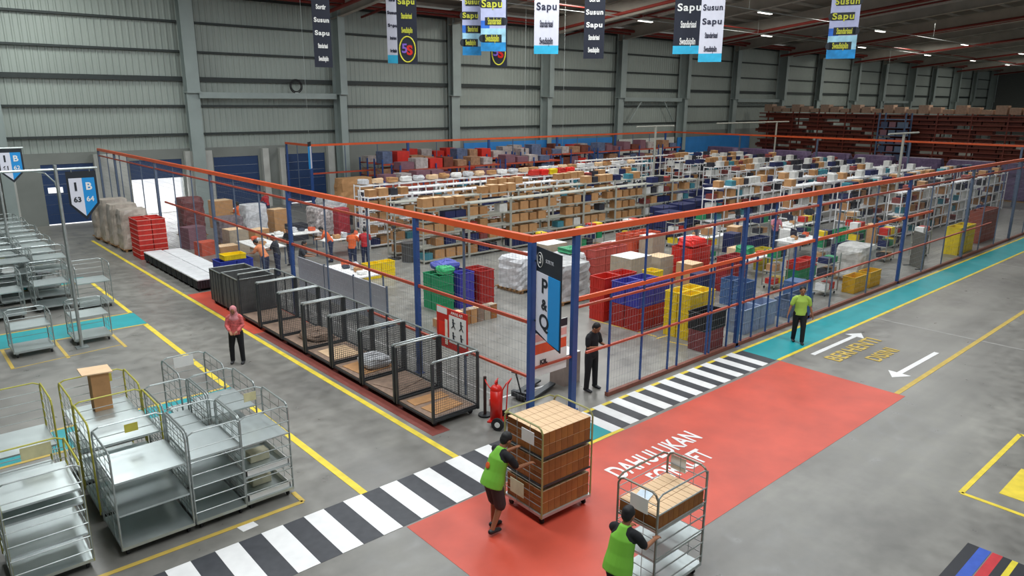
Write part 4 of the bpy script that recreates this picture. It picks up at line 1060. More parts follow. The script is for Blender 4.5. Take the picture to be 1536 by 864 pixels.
# rear goods in front of the back wall, blue hoardings
def hoarding(x0, x1, z0, z1, m_, label):
    t = thing('hoarding', label, 'panel', (x0, 34.0, 0))
    MB().box(0, x1-x0, 0, .05, z0, z1).build('panel', m_, t)
    k = 0.0
    while k <= x1-x0: MB().box(k-.03, k+.03, .06, .12, 0, z1).build('post', GRYS, t); k += (x1-x0)/4
hoarding(24.5, 42, .0, 3.6, BLUEW, 'blue hoarding against the back wall, left and lower one')
hoarding(43.0, 51.6, .0, 3.35, mat('white_hoarding', '#c9cac4', .7), 'white hoarding against the back wall between the two blue ones')
hoarding(52.2, 66, .0, 3.3, BLUEW, 'blue hoarding against the back wall, right and longer one')
# tall mixed racks at the rear, beyond the rear fence
def rack(x, y, L, H, nlev, pm, bm_, label, group, D=1.0, rz=0.0):
    t = thing('pallet_rack', label, 'rack', (x, y, 0), rz, group)
    k = 0.0
    while k <= L+.01:
        mb = MB()
        for yy in (0, D): mb.box(k-.04, k+.04, yy-.04, yy+.04, 0, H)
        z = .3
        while z < H-.6: mb.bar((k, 0, z), (k, D, z+.5), .015, 4); z += .6
        mb.build('upright_frame', pm, t); k += L/max(1, round(L/2.7))
    for q in range(nlev):
        z = .2+(H-.5)*q/(nlev-1)
        MB().box(0, L, -.03, .03, z-.1, z).box(0, L, D-.03, D+.03, z-.1, z).box(0, L, .03, D-.03, z-.02, z-.005).build('beam_level', bm_, t)
    return t
MAR = mat('mauve_goods', '#7a5560', .7, var=.3); MARB = mat('rear_brown_goods', '#9a7458', .8, var=.3); MIXB = mat('rear_blue_goods', '#56627e', .7, var=.3)
gm = [MAR, MARB, MIXB, mat('rear_pale_goods', '#a89f9c', .7, var=.3), REDC, mat('rust_goods', '#6a3626', .7, var=.3)]
rear = MB()
def fill_rack(x, y, L, H, nlev, D, rz, weights, mb):
    for q in range(nlev-1):
        z = .2+(H-.5)*q/(nlev-1); a = .1
        while a < L-.9:
            sx = rnd.uniform(.6, 1.1); h = rnd.uniform(.3, .62)*(H-.5)/(nlev-1)/.7
            if rnd.random() < .85:
                u0, u1, v0, v1 = a, min(a+sx, L-.05), .06, D-.06
                if rz: mb.box(x-v1, x-v0, y+u0, y+u1, z, z+h*.9, rnd.choices(gm, weights)[0])
                else: mb.box(x+u0, x+u1, y+v0, y+v1, z, z+h*.9, rnd.choices(gm, weights)[0])
            a += sx+.06
def filled_rack(i, x, y, L, H, nlev, label, group, weights):
    t = rack(x, y, L, H, nlev, BLU, ORGD, label, group, 1.0)
    mb = MB(); fill_rack(0, 0, L, H, nlev, 1.0, 0, weights, mb)
    for q in range(int(L/1.1)):
        h = rnd.uniform(.3, .8); mb.box(.1+q*1.1, .1+q*1.1+rnd.uniform(.7, 1.0), .08, .92, H-.29, H-.29+h, rnd.choices(gm, weights)[0])
    o = mb.build('racked_goods', None, t); o['kind'] = 'stuff'
for i, (x, L) in enumerate([(14.2, 5.4), (20.2, 5.4), (26.2, 8.1), (34.8, 8.1), (43.5, 2.7)]):
    filled_rack(i, x, 29.3, L, 3.1, 4, 'blue and orange pallet rack right before the rear fence, %s from the left' % words_[i], 'pallet racks before the rear fence', [3, 3, 3, 2, 1, 1])
for i, (x, L) in enumerate([(14.0, 8.1), (22.6, 5.4)]):
    filled_rack(i, x, 26.9, L, 2.9, 4, 'pallet rack of brown and mauve goods in the middle rear row, %s from the left' % words_[i], 'pallet racks in the middle rear row', [4, 4, 2, 2, 1, 2])
for i, (x, L) in enumerate([(11.4, 5.4), (17.4, 5.4)]):
    filled_rack(i, x, 24.6, L, 2.3, 3, 'low pallet rack directly behind the central white shelving, %s from the left' % words_[i], 'low pallet racks behind the white shelving', [4, 5, 2, 3, 1, 2])
for i, (x, L) in enumerate([(14.8, 8.1), (23.6, 8.1), (32.5, 8.1)]):
    filled_rack(i, x, 32.2, L, 3.0, 4, 'pallet rack between the rear fence and the wall, %s from the left' % words_[i], 'pallet racks behind the rear fence', [3, 3, 2, 3, .5, 1])
for i in range(5):
    lump('red_bag', (19.2+.75*i, 20.4, 2.455), .36, .26, .17, [REDC, mat('bright_red_bag', '#e0281e', .5), YELC][i % 3], 'red or yellow bag on top of the fourth white shelving row, %s from the left' % ORD[i], 'bag', 70+i, 'bags on top of the shelving')
for i in range(26):
    m_ = [SACK, TAN, BROWN, PAPER][i % 4]
    lump('bag', (8.9+.88*i, 22.6, 2.455), .34, .26, .13, m_, 'pale bag on top of the fifth white shelving row, %s from the left' % ORD[i], 'bag', 90+i, 'pale bags on the rear shelving', 10, 6)
# long pallets pile at left rear (brown rolls over white)
wrapped_pallet(11.5, 28.3, 2.4, 1.2, 2.2, BROWN, 'long pile of brown cartons near the rear fence corner', 'stacked loads by the open dock', 51)
wrapped_pallet(9.2, 26.9, 1.6, 1.3, 1.3, SACK, 'white film-wrapped load below the brown carton pile near the rear corner', 'stacked loads by the open dock', 52)
# floral big bag + red holder
wrapped_pallet(6.5, 22.6, 1.5, 1.4, 1.5, mat('printed_bags', '#b8b0ae', .6, var=.55, scale=9), 'big block of printed white bags in the left interior aisle', 'stacked loads by the open dock', 53)
wrapped_pallet(6.6, 20.9, .7, .7, 1.6, mat('red_cloth', '#a8323c', .7, var=.2), 'narrow red-wrapped load right of the printed white bags', 'stacked loads by the open dock', 54)
# far rust-coloured racks along Y at the right rear
rr = MB(); RUST = mat('rust_beam', '#6e2c1d', .6, var=.15)
t = thing('pallet_rack', 'very long tall rust-red rack wall at the far right rear, front one', 'rack', (66, 0, 0), 0, 'rust-red racks at the far right')
def rust_rack(t, L, H, D, m_):
    k = 0.0
    while k <= L: 
        MB().box(-.06, .06, k-.05, k+.05, 0, H).box(D-.06, D+.06, k-.05, k+.05, 0, H).build('upright', m_, t); k += 2.9
    for q in range(14):
        z = .4+(H-.6)*q/13
        MB().box(-.05, .05, 0, L, z-.09, z+.02).box(.05, D, 0, L, z-.03, z).build('beam_level', m_, t)
rust_rack(t, 33, 5.9, 1.4, RUST)
for i in range(30):
    z = 5.84; carton(66.7, .8+i*1.08, 5.83, 1.0, .9, .4+.2*(i % 3), 'pale carton on top of the long rust-red rack, %s from its right end' % ORD[i], mat('pale_carton', '#a58a76', .8, var=.15), TAN, 0, 'cartons on top of the rust-red rack')
g = MB()
for q in range(13):
    z = .42+(5.9-.6)*q/13
    a = .3
    while a < 32:
        sx = rnd.uniform(1.0, 2.4)
        if rnd.random() < .8: g.box(.3, 1.3, a, a+sx, z, z+.3, [mat('rust_goods', '#6a3626'), mat('deep_rust', '#5c261c', .7), mat('deep_rust2', '#71301f', .7)][rnd.randrange(3)])
        a += sx+.1
g.build('stored_goods', None, t)['kind'] = 'stuff'
# purple-ish low goods strip beyond the right fence
for i in range(8):
    wrapped_pallet(50.5, 3+i*3.5, 1.2, 3.3, 2.7, mat('violet_goods', '#5b4a68', .6, var=.3), 'violet-grey wrapped load beyond the far right fence, %s from its near end' % words_[i], 'violet-grey loads beyond the far right fence', 60+i)
# blue tower in the rust rack
t = thing('pallet_rack', 'blue-grey rack bay standing in front of the rust-red racks', 'rack', (63.0, 16.2, 0))
mb = MB()
for z in range(8): mb.box(0, 1.4, 0, 2.4, z*.75, z*.75+.06)
mb.build('shelf_level', mat('tower_blue', '#4a5f7c', .6), t)
for a in (0, 1.4):
    for b in (0, 2.4): MB().box(a-.06, a+.06, b-.06, b+.06, 0, 5.9).build('upright', mat('tower_blue', '#4a5f7c'), t)
mb = MB()
for z in range(7):
    for k in range(3): mb.box(.15, 1.2, .15+k*.75, .75+k*.75, z*.75+.06, z*.75+.06+.5, [mat('tower_goods', '#5a6a80', .7), MAR, mat('tower_goods2', '#3f4a66', .7)][(z+k) % 3])
mb.build('stored_goods', None, t)
# pale galvanised light poles inside the shelving
for i, p in enumerate([(1160, 240, 176), (1344, 290, 210), (980, 262, 205)]):
    b = at(p[0], p[1]+0, 2.0)
    t = thing('lamp_post', 'slim pale steel post rising above the shelving, %s' % ['with a long cross arm, middle one', 'right-hand one above the fence beam', 'left-hand one before the white hoarding'][i], 'post', (b.x, b.y, 0))
    MB().bar((0, 0, 0), (0, 0, 5.2), .07, 8).build('pole', WHITESTEEL, t)
    MB().bar((-9 if i == 0 else -2, 0, 5.2), (2.0, 0, 5.2), .05, 6).build('arm', WHITESTEEL, t)
# small hanging blue/white aisle signs at the back
for i, (px, py) in enumerate([(787, 240), (843, 248), (465, 235), (1316, 233)]):
    y_ = 28.6; dd = _f*F_PX+_r*(px-768)-_u*(py-432); k = (y_-CAM.y)/dd.y; P = CAM+dd*k
    t = thing('hanging_sign', 'small blue and white aisle sign over the racks, %s' % ['left of the pair', 'right of the pair', 'at the rear fence corner', 'far right over the shelving'][i], 'sign', (P.x, P.y, P.z), .9)
    MB().box(-.35, 0, -.02, .02, -.7, .6).build('blue_half', SIGNBLU, t); MB().box(0, .35, -.02, .02, -.7, .6).build('white_half', SIGNWHT, t)
    MB().box(-.35, .35, -.02, .02, .6, .85).build('header', SIGNBLK, t); MB().bar((0, 0, .85), (0, 0, zr(P.y)-P.z-.05), .01, 4).build('hanger', GALV, t)
# pallet jack and fan near the corner
t = thing('pallet_jack', 'dark hand pallet jack just inside the corner post', 'pallet jack', (0.0, -.1, 0), .3)
MB().box(0, 1.1, 0, .16, .06, .11).box(0, 1.1, .4, .56, .06, .11).box(-.05, .05, 0, .56, .06, .2).build('fork', DARKM, t)
MB().path([(-.05, .28, .15), (-.3, .28, .75)], .02, 6).path([(-.33, .18, .78), (-.33, .38, .78)], .018, 6).build('handle', BLACK, t)
MB().cyl((-.05, .28, .08), (0, 1, 0), .08, .2, 12).build('wheel', RUB, t)
carton(1.5, .35, 0, .55, .5, .8, 'small greyish carton standing inside the corner, beside the pallet jack', mat('drum_grey', '#9d8f86', .7), PAPER)
t = thing('floor_fan', 'black pedestal floor fan beside a black drum before the front shelving', 'fan', at(592, 388))
MB().cyl((0, 0, .02), (0, 0, 1), .3, .04, 18).bar((0, 0, .04), (0, 0, 1.2), .025, 8).build('stand', BLACK, t)
rg = MB()
for r_ in (.1, .2, .3):
    for i in range(18):
        a, b = 2*PI*i/18, 2*PI*(i+1)/18; rg.bar((.05, r_*math.cos(a), 1.4+r_*math.sin(a)), (.05, r_*math.cos(b), 1.4+r_*math.sin(b)), .007, 4)
for i in range(9):
    a = 2*PI*i/9; rg.bar((.05, 0, 1.4), (.05, .3*math.cos(a), 1.4+.3*math.sin(a)), .005, 4)
rg.cyl((0, 0, 1.4), (1, 0, 0), .07, .14, 12); rg.build('fan_head', BLACK, t)
o = MB().cyl((0, 0, .4), (0, 0, 1), .32, .8, 20).cyl((0, 0, .82), (0, 0, 1), .34, .04, 20).build('drum', mat('dark_drum', '#4a4a4a', .5)); o.location = at(614, 392); tag(o, 'dark grey drum beside the pedestal fan', 'drum')
t = thing('dark_board', 'dark leaning board at the fence by the teal walkway', 'board', at(1393, 404)+Vector((0, .5, 0)), .9)
MB().box(-.45, .45, -.03, .03, .02, 1.5).build('panel', mat('board_dark', '#5c5a52'), t); MB().box(-.45, -.4, -.03, .3, 0, .03).box(.4, .45, -.03, .3, 0, .03).build('foot', DARKM, t)
# cube trolley of dark baskets
stack(19.5, 1.8, 2, 1, 3, .7, .5, .33, NAVY, 'navy crate low behind the fence between the amber tubs and shelving', TG)
# monitors on the workbenches
for i, (x, y) in enumerate([(13.6, 8.9), (14.9, 9.0), (17.2, 7.4), (18.6, 7.5), (20.2, 4.3), (24.2, 6.6)]):
    t = thing('monitor', 'black computer monitor, %s from the left on the workbenches behind the right fence' % ORD[i], 'monitor', (x, y, .782), -2.2, 'monitors on the workbenches')
    MB().box(-.27, .27, -.02, .02, .12, .45).build('screen', mat('screen_dark', '#1d2238', .3), t); MB().box(-.03, .03, -.02, .02, .01, .12).box(-.12, .12, -.08, .08, 0, .012).build('stand', BLACK, t)

# ================================================================== BANNERS
def banner(x, y, z, w_, H, rz, base_, label, rows, tc, pill=None, blue=True, round_logo=False, side=None, sp_=.42):
    t = thing('hanging_banner', label, 'banner', (x, y, z), rz, 'five-word banners hanging from the roof')
    MB().box(-w_/2, w_/2, -.012, .012, 0, H, base_).build('cloth', None, t)
    if blue == 'tail': MB().box(-w_/2, w_/2, -.016, -.0125, 0, .28).build('blue_hem', mat('cyan_hem', '#2fb4dc', .6, var=.15, scale=4), t)
    if blue == 'wave':
        MB().box(-w_/2, w_/2, -.016, -.0125, 0, .3, mat('wave_blue', '#1f8fd0', .6, var=.4, scale=3)).box(-w_/2, w_/2, -.016, -.0125, .3, .75, mat('wave_pale', '#9fd0e4', .6, var=.3, scale=3)).box(-w_/2, -w_*.15, -.016, -.0125, .75, 1.0, mat('wave_deep', '#2b6fd0', .6, var=.3)).build('blue_wave', None, t)
    for k, r_ in enumerate(rows):
        z_ = (.42 if blue else .28)+k*sp_ if not round_logo else 1.1+k*sp_
        if z_ > H: break
        off = (.04 if k % 2 else -.04) if pill else 0
        if pill:
            q = MB(); q.box(-w_*.38+off, w_*.38+off, -.02, -.0165, z_-.13, z_+.13); q.cyl((w_*.38*(1 if k % 2 else -1)+off, -.018, z_), (0, 1, 0), .13, .004, 14); q.build('text_pill', SIGNBLK, t)
        L_ = len(r_); sz = min(.27 if L_ < 6 else .25, w_*.36)*(sp_/.45); sx = min(1.0, (w_*.86)/(L_*sz*.62))
        text('lettering', r_, sz, tc, t, (off, -.024, z_), (PI/2, 0, 0), sx=sx*(1.15 if L_ < 6 else 1), sp=1.15 if L_ < 6 else 1.0, bold=.008)
    if round_logo:
        YL = mat('banner_yellow', '#d8d23c', .6)
        rg = MB()
        for i in range(22):
            a, b = 2*PI*i/22, 2*PI*(i+1)/22; rg.bar((w_*.4*math.cos(a), -.02, .48+.42*math.sin(a)), (w_*.4*math.cos(b), -.02, .48+.42*math.sin(b)), .022, 4)
        rg.build('emblem_ring', YL, t); text('lettering', 'S', .42, FIRE, t, (.07, -.024, .44), (PI/2, 0, 0), bold=.02); text('lettering', '5', .42, mat('emblem_violet', '#7c5cc0', .5), t, (-.1, -.02, .5), (PI/2, 0, 0), bold=.01)
    mb = MB(); ztop = zr(y)-z
    for s_ in (-1, 1): mb.bar((s_*w_*.4, 0, H), (s_*w_*.4, 0, ztop-.1), .008, 4)
    mb.build('hanger', GALV, t)
    return t
five = ['Swadisiplin', 'Standarisasi', 'Sapu', 'Susun', 'Sortir']
def bpos(px, py, dist):
    dd = (_f*F_PX+_r*(px-768)-_u*(py-432))/F_PX
    return CAM+dd*dist
DB = mat('banner_dark', '#161c2c', .7, var=.1); WB = mat('banner_white', '#d5d6e2', .7, var=.04); LB = mat('banner_lilac', '#b5bbdc', .7, var=.08)
NAVT = mat('banner_text_navy', '#23253c', .6, var=0); YT = mat('banner_text_yellow', '#c7c93e', .6, var=0)
face = YAW-PI/2     # banners square to the middle aisle view
bl = [(486, 101, .62, DB, 'tail0', PAPER, None, 'dark five-word banner, leftmost of the hanging banners', False, .55),
      (591, 95, .42, WB, 'tail', NAVT, None, 'narrow white banner left of the emblem banner', False, .3),
      (612, 96, .68, DB, None, YT, None, 'dark banner with a round red 5S emblem at its foot, left one', True, -.1),
      (708, 83, .66, LB, 'wave', YT, 1, 'blue and white banner with yellow words, left of the overlapping pair', False, 0),
      (740, 77, .86, LB, 'wave', YT, 1, 'blue and white banner with yellow words, front of the overlapping pair', False, 0),
      (748, 100, .6, DB, None, YT, None, 'dark banner with round 5S emblem showing below the blue and white pair', True, 0),
      (819, 81, .84, WB, 'tail', NAVT, None, 'white banner with dark words and cyan hem in the middle', False, 0),
      (890, 88, .70, DB, None, PAPER, None, 'dark banner with white words, right of the middle white banner', False, 0),
      (1030, 81, 1.0, DB, 'tail', PAPER, None, 'dark banner with large white words and cyan hem, beside a white banner', False, 0),
      (1064, 93, .78, WB, 'tail', NAVT, None, 'white banner with dark words overlapping the dark cyan-hemmed banner', False, 0),
      (1260, 88, .92, LB, 'wave', YT, 1, 'blue and white banner with yellow words, rightmost and alone', False, 0)]
for i, (px, py, w_, base_, bl_, tc, pill, lab, lg, tw) in enumerate(bl):
    dist = 25.0+(.8 if i in (5, 8) else 0)+(.5 if i in (3, 1) else 0)
    P = bpos(px, py, dist)
    dx = math.atan2(P.y-CAM.y, P.x-CAM.x)
    banner(P.x, P.y, P.z, w_, 3.2, dx-PI/2+tw*.5, base_, lab, five, tc, pill, bl_ if bl_ in ('tail', 'wave') else None, lg, None, (.42, .42, .46, .45, .56, .42, .56, .41, .57, .45, .48)[i])

# ================================================================== PEOPLE
def limb(mb, pts, rads, side=Vector((1, 0, 0)), n=10, flat=False):
    pts = [Vector(p) for p in pts]; rads = [(r, r) if not isinstance(r, tuple) else r for r in rads]
    P = []; Rr = []
    for i in range(len(pts)-1):
        for k in range(4):
            t = k/4; P.append(pts[i].lerp(pts[i+1], t)); Rr.append((rads[i][0]*(1-t)+rads[i+1][0]*t, rads[i][1]*(1-t)+rads[i+1][1]*t))
    P.append(pts[-1]); Rr.append(rads[-1])
    d0 = (P[1]-P[0]).normalized(); d1 = (P[-1]-P[-2]).normalized()
    pre = [(P[0]-d0*min(Rr[0])*c, (Rr[0][0]*s_, Rr[0][1]*s_)) for c, s_ in ((.95, .3), (.7, .7))]
    post = [(P[-1]+d1*min(Rr[-1])*c, (Rr[-1][0]*s_, Rr[-1][1]*s_)) for c, s_ in ((.7, .7), (.95, .3))]
    if flat: pre = []
    allp = pre+list(zip(P, Rr))+post
    vs = []; N = len(allp)
    for i, (p, r) in enumerate(allp):
        a = allp[max(0, i-1)][0]; b = allp[min(N-1, i+1)][0]; d = (b-a)
        d = d.normalized() if d.length > 1e-7 else Vector((0, 0, 1))
        s_ = side-d*side.dot(d)
        if s_.length < .1: s_ = Vector((0, 1, 0))-d*d.y
        s_.normalize(); f = d.cross(s_)
        for k in range(n):
            t = 2*PI*k/n; vs.append(p+s_*math.cos(t)*r[0]+f*math.sin(t)*r[1])
    fs = [[i*n+k, i*n+(k+1) % n, (i+1)*n+(k+1) % n, (i+1)*n+k] for i in range(N-1) for k in range(n)]
    fs += [list(range(n-1, -1, -1)), list(range((N-1)*n, N*n))]
    mb.add(vs, fs); return mb
def remesh(o, vox, sm=4):
    m_ = o.modifiers.new('remesh', 'REMESH'); m_.mode = 'VOXEL'; m_.voxel_size = vox; m_.use_smooth_shade = True
    s_ = o.modifiers.new('smooth', 'SMOOTH'); s_.iterations = sm; s_.factor = .5
    dg = bpy.context.evaluated_depsgraph_get(); me = bpy.data.meshes.new_from_object(o.evaluated_get(dg))
    o.modifiers.clear(); o.data = me
    return o
def person(label, loc, rz, top=LIME, topname='vest', pants=BLKC, sleeve=BLKC, shorts=False, lean=0.0, larm=None, rarm=None, lleg=None, rleg=None, headp=.2, headyaw=0.0,
           scale=1.0, fine=False, hijab=None, hair=HAIR, shoes=BLACK, group=None, long_sleeve=False, patch=False, curl=.6, female=False):
    """faces +Y locally; x is the person's right-hand side positive"""
    t = thing('person', label, 'person', loc, rz, group)
    t.scale = (scale,)*3
    V = Vector
    def unit(v): v = V(v); return v.normalized()
    lleg = lleg or ((0, .0, -1), (0, -.02, -1)); rleg = rleg or ((0, .02, -1), (0, -.02, -1))
    larm = larm or ((-.15, .05, -1), (-.05, .3, -1)); rarm = rarm or ((.15, .05, -1), (.05, .3, -1))
    hipw = .095; TH, SH, FT = .42, .41, .075
    low = min((unit(l[0])*TH+unit(l[1])*SH).z for l in (lleg, rleg))
    pz = -low+FT
    pel = V((0, 0, pz+.04))
    up = V((0, math.sin(lean), math.cos(lean))); fw = V((0, math.cos(lean), -math.sin(lean))); rt = V((1, 0, 0))
    waist = pel+up*.14; chest = pel+up*.34; neck = pel+up*.50
    sw = .165 if female else .185
    hd = V((math.sin(headyaw)*.5, 0, 0)); up2 = V((0, math.sin(lean+headp), math.cos(lean+headp))); fw2 = V((0, math.cos(lean+headp), -math.sin(lean+headp)))
    if headyaw: fw2 = (fw2*math.cos(headyaw)+rt*math.sin(headyaw)).normalized()
    head = neck+up2*.145+fw2*.015
    rt2 = fw2.cross(up2).normalized()
    J = {}
    for s_, arm, leg in ((-1, larm, lleg), (1, rarm, rleg)):
        sh = neck-up*.055+rt*s_*sw; a, f = unit(arm[0]), unit(arm[1])
        el = sh+a*.275; wr = el+f*.245
        hp = pel-up*.04+rt*s_*hipw; k = hp+unit(leg[0])*TH; an = k+unit(leg[1])*SH
        J[s_] = (sh, el, wr, f, hp, k, an)
    body = MB()
    limb(body, [pel-up*.03, waist, chest, neck-up*.07], [(.155, .11), (.135, .095), (.165, .11), (.15, .085)], rt, 16)
    limb(body, [neck-up*.08, neck+up2*.06], [.062, .055], rt, 10)
    rot = Matrix((rt2, fw2, up2)).transposed()
    body.ell(head+up2*.02, .077, .095, .105, 16, 12, None, rot); body.ell(head-up2*.055+fw2*.025, .055, .062, .062, 12, 8, None, rot)
    body.ell(head+fw2*.098-up2*.015, .013, .02, .022, 8, 6, None, rot)
    for s_ in (-1, 1): body.ell(head+rt2*s_*.078-up2*.005, .014, .022, .032, 8, 6, None, rot)
    for s_ in (-1, 1):
        sh, el, wr, f, hp, k, an = J[s_]
        limb(body, [sh-rt*s_*.04, sh+(el-sh)*.15, el, wr], [.046, .046, .038, .027], rt, 10)
        # palm and fingers
        sd = f.cross(V((0, 0, 1)));
        if sd.length < .1: sd = V((0, 1, 0))
        sd.normalize(); pn = f.cross(sd).normalized()      # palm normal
        if pn.z > 0: pn = -pn
        if abs(f.z) > .8: sd = V((0, 1, 0)); pn = V((-s_, 0, 0))
        pc = wr+f*.085
        limb(body, [wr, wr+f*.045, pc], [(.026, .02), (.038, .015), (.04, .014)], sd, 10)
        for fi, (o_, ln_) in enumerate(((-.030, .062), (-.010, .074), (.010, .070), (.029, .056))):
            b0 = pc+sd*o_; d1 = (f+pn*curl*.4).normalized(); d2 = (f*(1-curl*.5)+pn*curl).normalized()
            limb(body, [b0-f*.01, b0+d1*ln_*.5, b0+d1*ln_*.5+d2*ln_*.5], [.0095, .009, .008], sd, 7)
        th = (sd*(-1)+f*.7+pn*.5).normalized(); b0 = wr+f*.035-sd*.03
        limb(body, [b0, b0+th*.035, b0+th*.035+(f*.8+pn*.5-sd*.2).normalized()*.03], [.012, .0105, .009], sd, 7)
        limb(body, [hp, hp+(k-hp)*.3, k, k+(an-k)*.3, an], [(.092, .095), (.085, .09), .058, .055, .036], rt, 12)
        tdir = unit((0, 1, 0)); 
        limb(body, [an+V((0, -.02, -.03)), an+V((0, .10, -.045))], [(.036, .032), (.036, .025)], rt, 8)
    vx = .0085 if fine else .013
    b = body.build('body', SKIN, t); remesh(b, vx, 2)
    # eyes
    ey = MB()
    for s_ in (-1, 1): ey.ell(head+fw2*.085+rt2*s_*.032+up2*.012, .012, .008, .007, 8, 6, None, rot)
    ey.build('eyes', BLACK, t)
    MB().ell(head+fw2*.087-up2*.055, .022, .008, .006, 8, 6, None, rot).build('mouth', mat('lips', '#7a3f35', .6), t)
    # shirt with sleeves
    sh_ = MB(); g = .014
    limb(sh_, [pel-up*.07, waist, chest, neck-up*.065], [(.172+g, .135+g), (.152+g, .112+g), (.168+g, .115+g), (.13+g, .085+g)], rt, 18, True)
    for s_ in (-1, 1):
        shp, el, wr = J[s_][:3]
        e = el if not long_sleeve else el
        if long_sleeve: limb(sh_, [shp-rt*s_*.05, shp+(el-shp)*.2, el, el+(wr-el)*.88], [.064, .066, .053, .043], rt, 12)
        else: limb(sh_, [shp-rt*s_*.05, shp+(el-shp)*.2, shp+(el-shp)*.78], [.064, .068, .062], rt, 12)
    sm_ = sleeve if topname == 'vest' else top
    o = sh_.build('shirt', sm_, t); remesh(o, vx*1.3, 3)
    if topname == 'vest':
        v = MB(); g = .03
        limb(v, [pel-up*.12, pel, waist, chest, neck-up*.07], [(.185+g, .145+g), (.178+g, .142+g), (.156+g, .118+g), (.150+g, .115+g), (.085+g, .085+g)], rt, 18, True)
        o = v.build('vest', top, t); remesh(o, vx*1.3, 3)
        if patch:
            pc_ = waist+up*.06-fw*.157+rt*(-.04); q = MB(); q.ell(pc_, .05, .012, .055, 10, 6, None, Matrix((rt, fw, up)).transposed()); q.build('back_print', mat('orange_print', '#e2622a', .6), t, label='orange print on the vest back')
    p = MB(); g = .016
    limb(p, [pel-up*.06, pel+up*.05], [(.165, .125), (.15+g, .11+g)], rt, 16)
    for s_ in (-1, 1):
        hp, k, an = J[s_][4:7]
        if shorts: limb(p, [hp+up*.02, hp+(k-hp)*.3, hp+(k-hp)*.98], [.108, .106, .098], rt, 14)
        else: limb(p, [hp+up*.02, hp+(k-hp)*.3, k, k+(an-k)*.5, an+V((0, 0, .0))], [.106, .1, .075, .068, .062], rt, 14)
    o = p.build('shorts' if shorts else 'trousers', pants, t); remesh(o, vx*1.3, 3)
    s2 = MB()
    for s_ in (-1, 1):
        an = J[s_][6]; 
        limb(s2, [an+V((0, -.035, -.025)), an+V((0, .04, -.03)), an+V((0, .15, -.045))], [(.048, .045), (.048, .042), (.043, .026)], rt, 12)
    o = s2.build('shoes', shoes, t); remesh(o, vx, 2)
    if hijab:
        h = MB(); h.ell(head+up2*.02-fw2*.02, .098, .108, .125, 14, 10, None, rot); limb(h, [head-up2*.06-fw2*.02, neck-up*.04, neck-up*.13+fw*.02], [(.085, .09), (.12, .11), (.16, .12)], rt, 14)
        o = h.build('hijab', hijab, t); remesh(o, .014, 3)
    else:
        h = MB(); h.ell(head+up2*.045-fw2*.018, .088, .098, .098, 14, 10, None, rot); h.ell(head+up2*.0-fw2*.045, .078, .07, .085, 12, 8, None, rot)
        o = h.build('hair', hair, t); remesh(o, .012, 2)
    return t, J, head
WSH = mat('white_soles', '#bdbdc2', .5)
# 1 man in shorts pushing the loaded roll container (faces +X)
t1, J1, h1 = person('person in a lime vest, black shirt and brown shorts pushing the fully loaded roll container', (-3.98, -3.42, 0), -PI/2-.05, shorts=True, pants=SHORT, lean=.34, fine=True, patch=True,
       larm=((-.12, .72, -.62), (.12, .95, .12)), rarm=((.22, .50, -.80), (-.05, .98, -.05)), lleg=((0, .25, -1), (0, -.05, -1)), rleg=((.02, .18, -1), (0, -.42, -1)), headp=.22, curl=.9)
# 2 man at the bottom
t2, J2, h2 = person('person in lime vest and black shirt pushing the trolley at the bottom edge', (-4.12, -6.12, 0), -PI/2+.12, lean=.25, fine=True,
       larm=((-.12, .6, -.8), (.12, .95, .0)), rarm=((.2, .52, -.82), (-.02, .95, -.0)), lleg=((0, .2, -1), (0, -.05, -1)), rleg=((.02, .1, -1), (0, -.35, -1)), headp=.1, curl=.9, scale=.98)
# 3 girl
PINKC = mat('pink_print_shirt', '#c9605e', .8, var=.35, scale=16)
t3, J3, h3 = person('person in a pink-red patterned blouse and pink headscarf, looking down on the yellow line aisle', (-4.1, 6.9, 0), 2.55, top=PINKC, topname='shirt', long_sleeve=True, fine=True, female=True,
       larm=((-.2, .25, -1), (.5, .75, -.45)), rarm=((.2, .25, -1), (-.5, .75, -.45)), lleg=((-.08, .08, -1), (-.03, -.02, -1)), rleg=((.12, .0, -1), (.03, -.06, -1)), headp=.45, hijab=mat('pink_scarf', '#d58a8e', .8, var=.1), scale=.93)
# 4 guard in black
t4, J4, h4 = person('person in black uniform looking down at a phone inside the fence gate', (1.6, -.42, 0), -3.05, top=BLKC, topname='shirt', fine=True, lean=.05,
       larm=((-.25, .2, -1), (.45, .85, .1)), rarm=((.2, .15, -1), (-.55, .8, .1)), lleg=((-.12, .02, -1), (-.04, .0, -1)), rleg=((.14, .05, -1), (.06, -.03, -1)), headp=.5, scale=1.01)
# 5 man walking on teal
t5, J5, h5 = person('person in a lime T-shirt and black trousers walking along the teal walkway', (8.75, -1.95, 0), 2.2, top=mat('lime_shirt', '#a9cc55', .8, var=.08), topname='shirt', fine=True,
       larm=((-.28, -.1, -1), (-.3, .25, -1)), rarm=((.35, .1, -1), (.3, .3, -1)), lleg=((-.02, .22, -1), (0, .05, -1)), rleg=((.03, -.05, -1), (0, -.3, -1)), headp=.1, scale=.98)
ph = MB().box(-.035, .035, -.005, .005, -.07, .07).build('phone', BLACK); ph.location = t4.matrix_basis @ Vector((-.02, .40, 1.10)); ph.location = (1.56, -.80, 1.16); ph.rotation_euler = (-.9, 0, -3.05)
tag(ph, 'dark phone held by the person in black uniform', 'phone')
ORC = mat('orange_shirt', '#d8602c', .8, var=.08); REDS = mat('red_shirt', '#b3202a', .8, var=.08); DKC = mat('charcoal_shirt', '#2b2e36', .8, var=.08); BLS = mat('blue_shirt', '#3a6f9a', .8); PKS = mat('pink_shirt', '#c77a86', .8, var=.2)
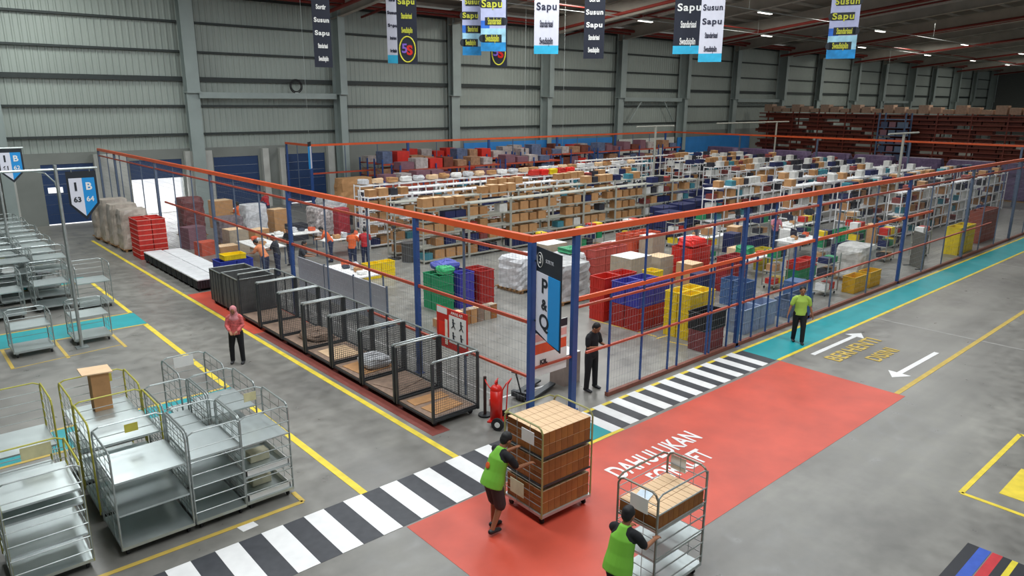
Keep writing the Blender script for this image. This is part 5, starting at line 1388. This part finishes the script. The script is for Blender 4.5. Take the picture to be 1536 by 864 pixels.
work = [((497, 393), ORC, 1.0, 'person in orange polo bending at the white table behind the grey partition'), ((530, 403), ORC, -.8, 'person in orange polo standing behind the yellow crate, with the back turned'),
        ((549, 400), REDS, -.6, 'person in red and grey shirt beside the orange polo, behind the yellow crate'), ((400, 419), mat('peach_shirt', '#e08858', .8), .6, 'person in peach shirt leaning over the table just inside the left fence'),
        ((418, 414), DKC, .8, 'person in charcoal shirt at the table left of the tall blue post'), ((455, 425), DKC, -2.2, 'person in dark shirt with badge by the tall blue post'),
        ((438, 398), BLKC, 2.0, 'person in black with white scarf between the dark-shirted workers'), ((362, 350), ORC, .3, 'person in orange shirt far back by the left fence'),
        ((402, 330), REDS, .3, 'small distant person in dark red in the left aisle'), ((1160, 372), PKS, 2.4, 'person in pink behind the workbenches past the right fence'),
        ((1210, 352), DKC, 2.0, 'person in charcoal shirt among the picking trolleys behind the right fence'), ((1105, 350), DKC, .5, 'person in charcoal shirt at the workbench past the red crates'), ((1318, 375), BLS, .5, 'person in blue shirt at the shelving behind the right fence'), ((1468, 345), mat('navy_shirt', '#26365c', .8), 1.4, 'person in navy shirt at the far yellow tubs'),
        ((1003, 300), ORC, 1.0, 'person in orange among the navy tote trolleys'), ((1302, 290), mat('amber_shirt', '#d99a2a', .8), 1.4, 'person in amber top over the right-hand fence beam')]
protoW = {}
for i, (pp, cm, rz, lab) in enumerate(work):
    P = at(*pp)
    bend = .5 if 'bending' in lab or 'leaning' in lab else .12
    key = (cm.name, bend)
    person(lab, P, rz+PI/2*0, top=cm, topname='shirt', lean=bend, headp=.3, larm=((-.15, .4, -.9), (.2, .9, -.1)), rarm=((.15, .45, -.9), (-.2, .9, -.1)), pants=mat('dark_trousers', '#2a3350', .8), scale=.97)

# coiled hose resting on the wall beam
t = thing('hose_coil', 'black coiled hose resting on the pale cross beam of the back wall', 'hose', (11.0, 34.25, 7.22))
mb = MB()
for r_ in (.42, .34):
    for i in range(24):
        a, b = 2*PI*i/24, 2*PI*(i+1)/24; mb.bar((r_*math.cos(a), 0, .42+r_*math.sin(a)), (r_*math.cos(b), 0, .42+r_*math.sin(b)), .035, 6)
mb.build('coil', RUB, t); MB().box(-.12, .12, -.06, .06, -.02, .03).build('bracket', GALV, t)
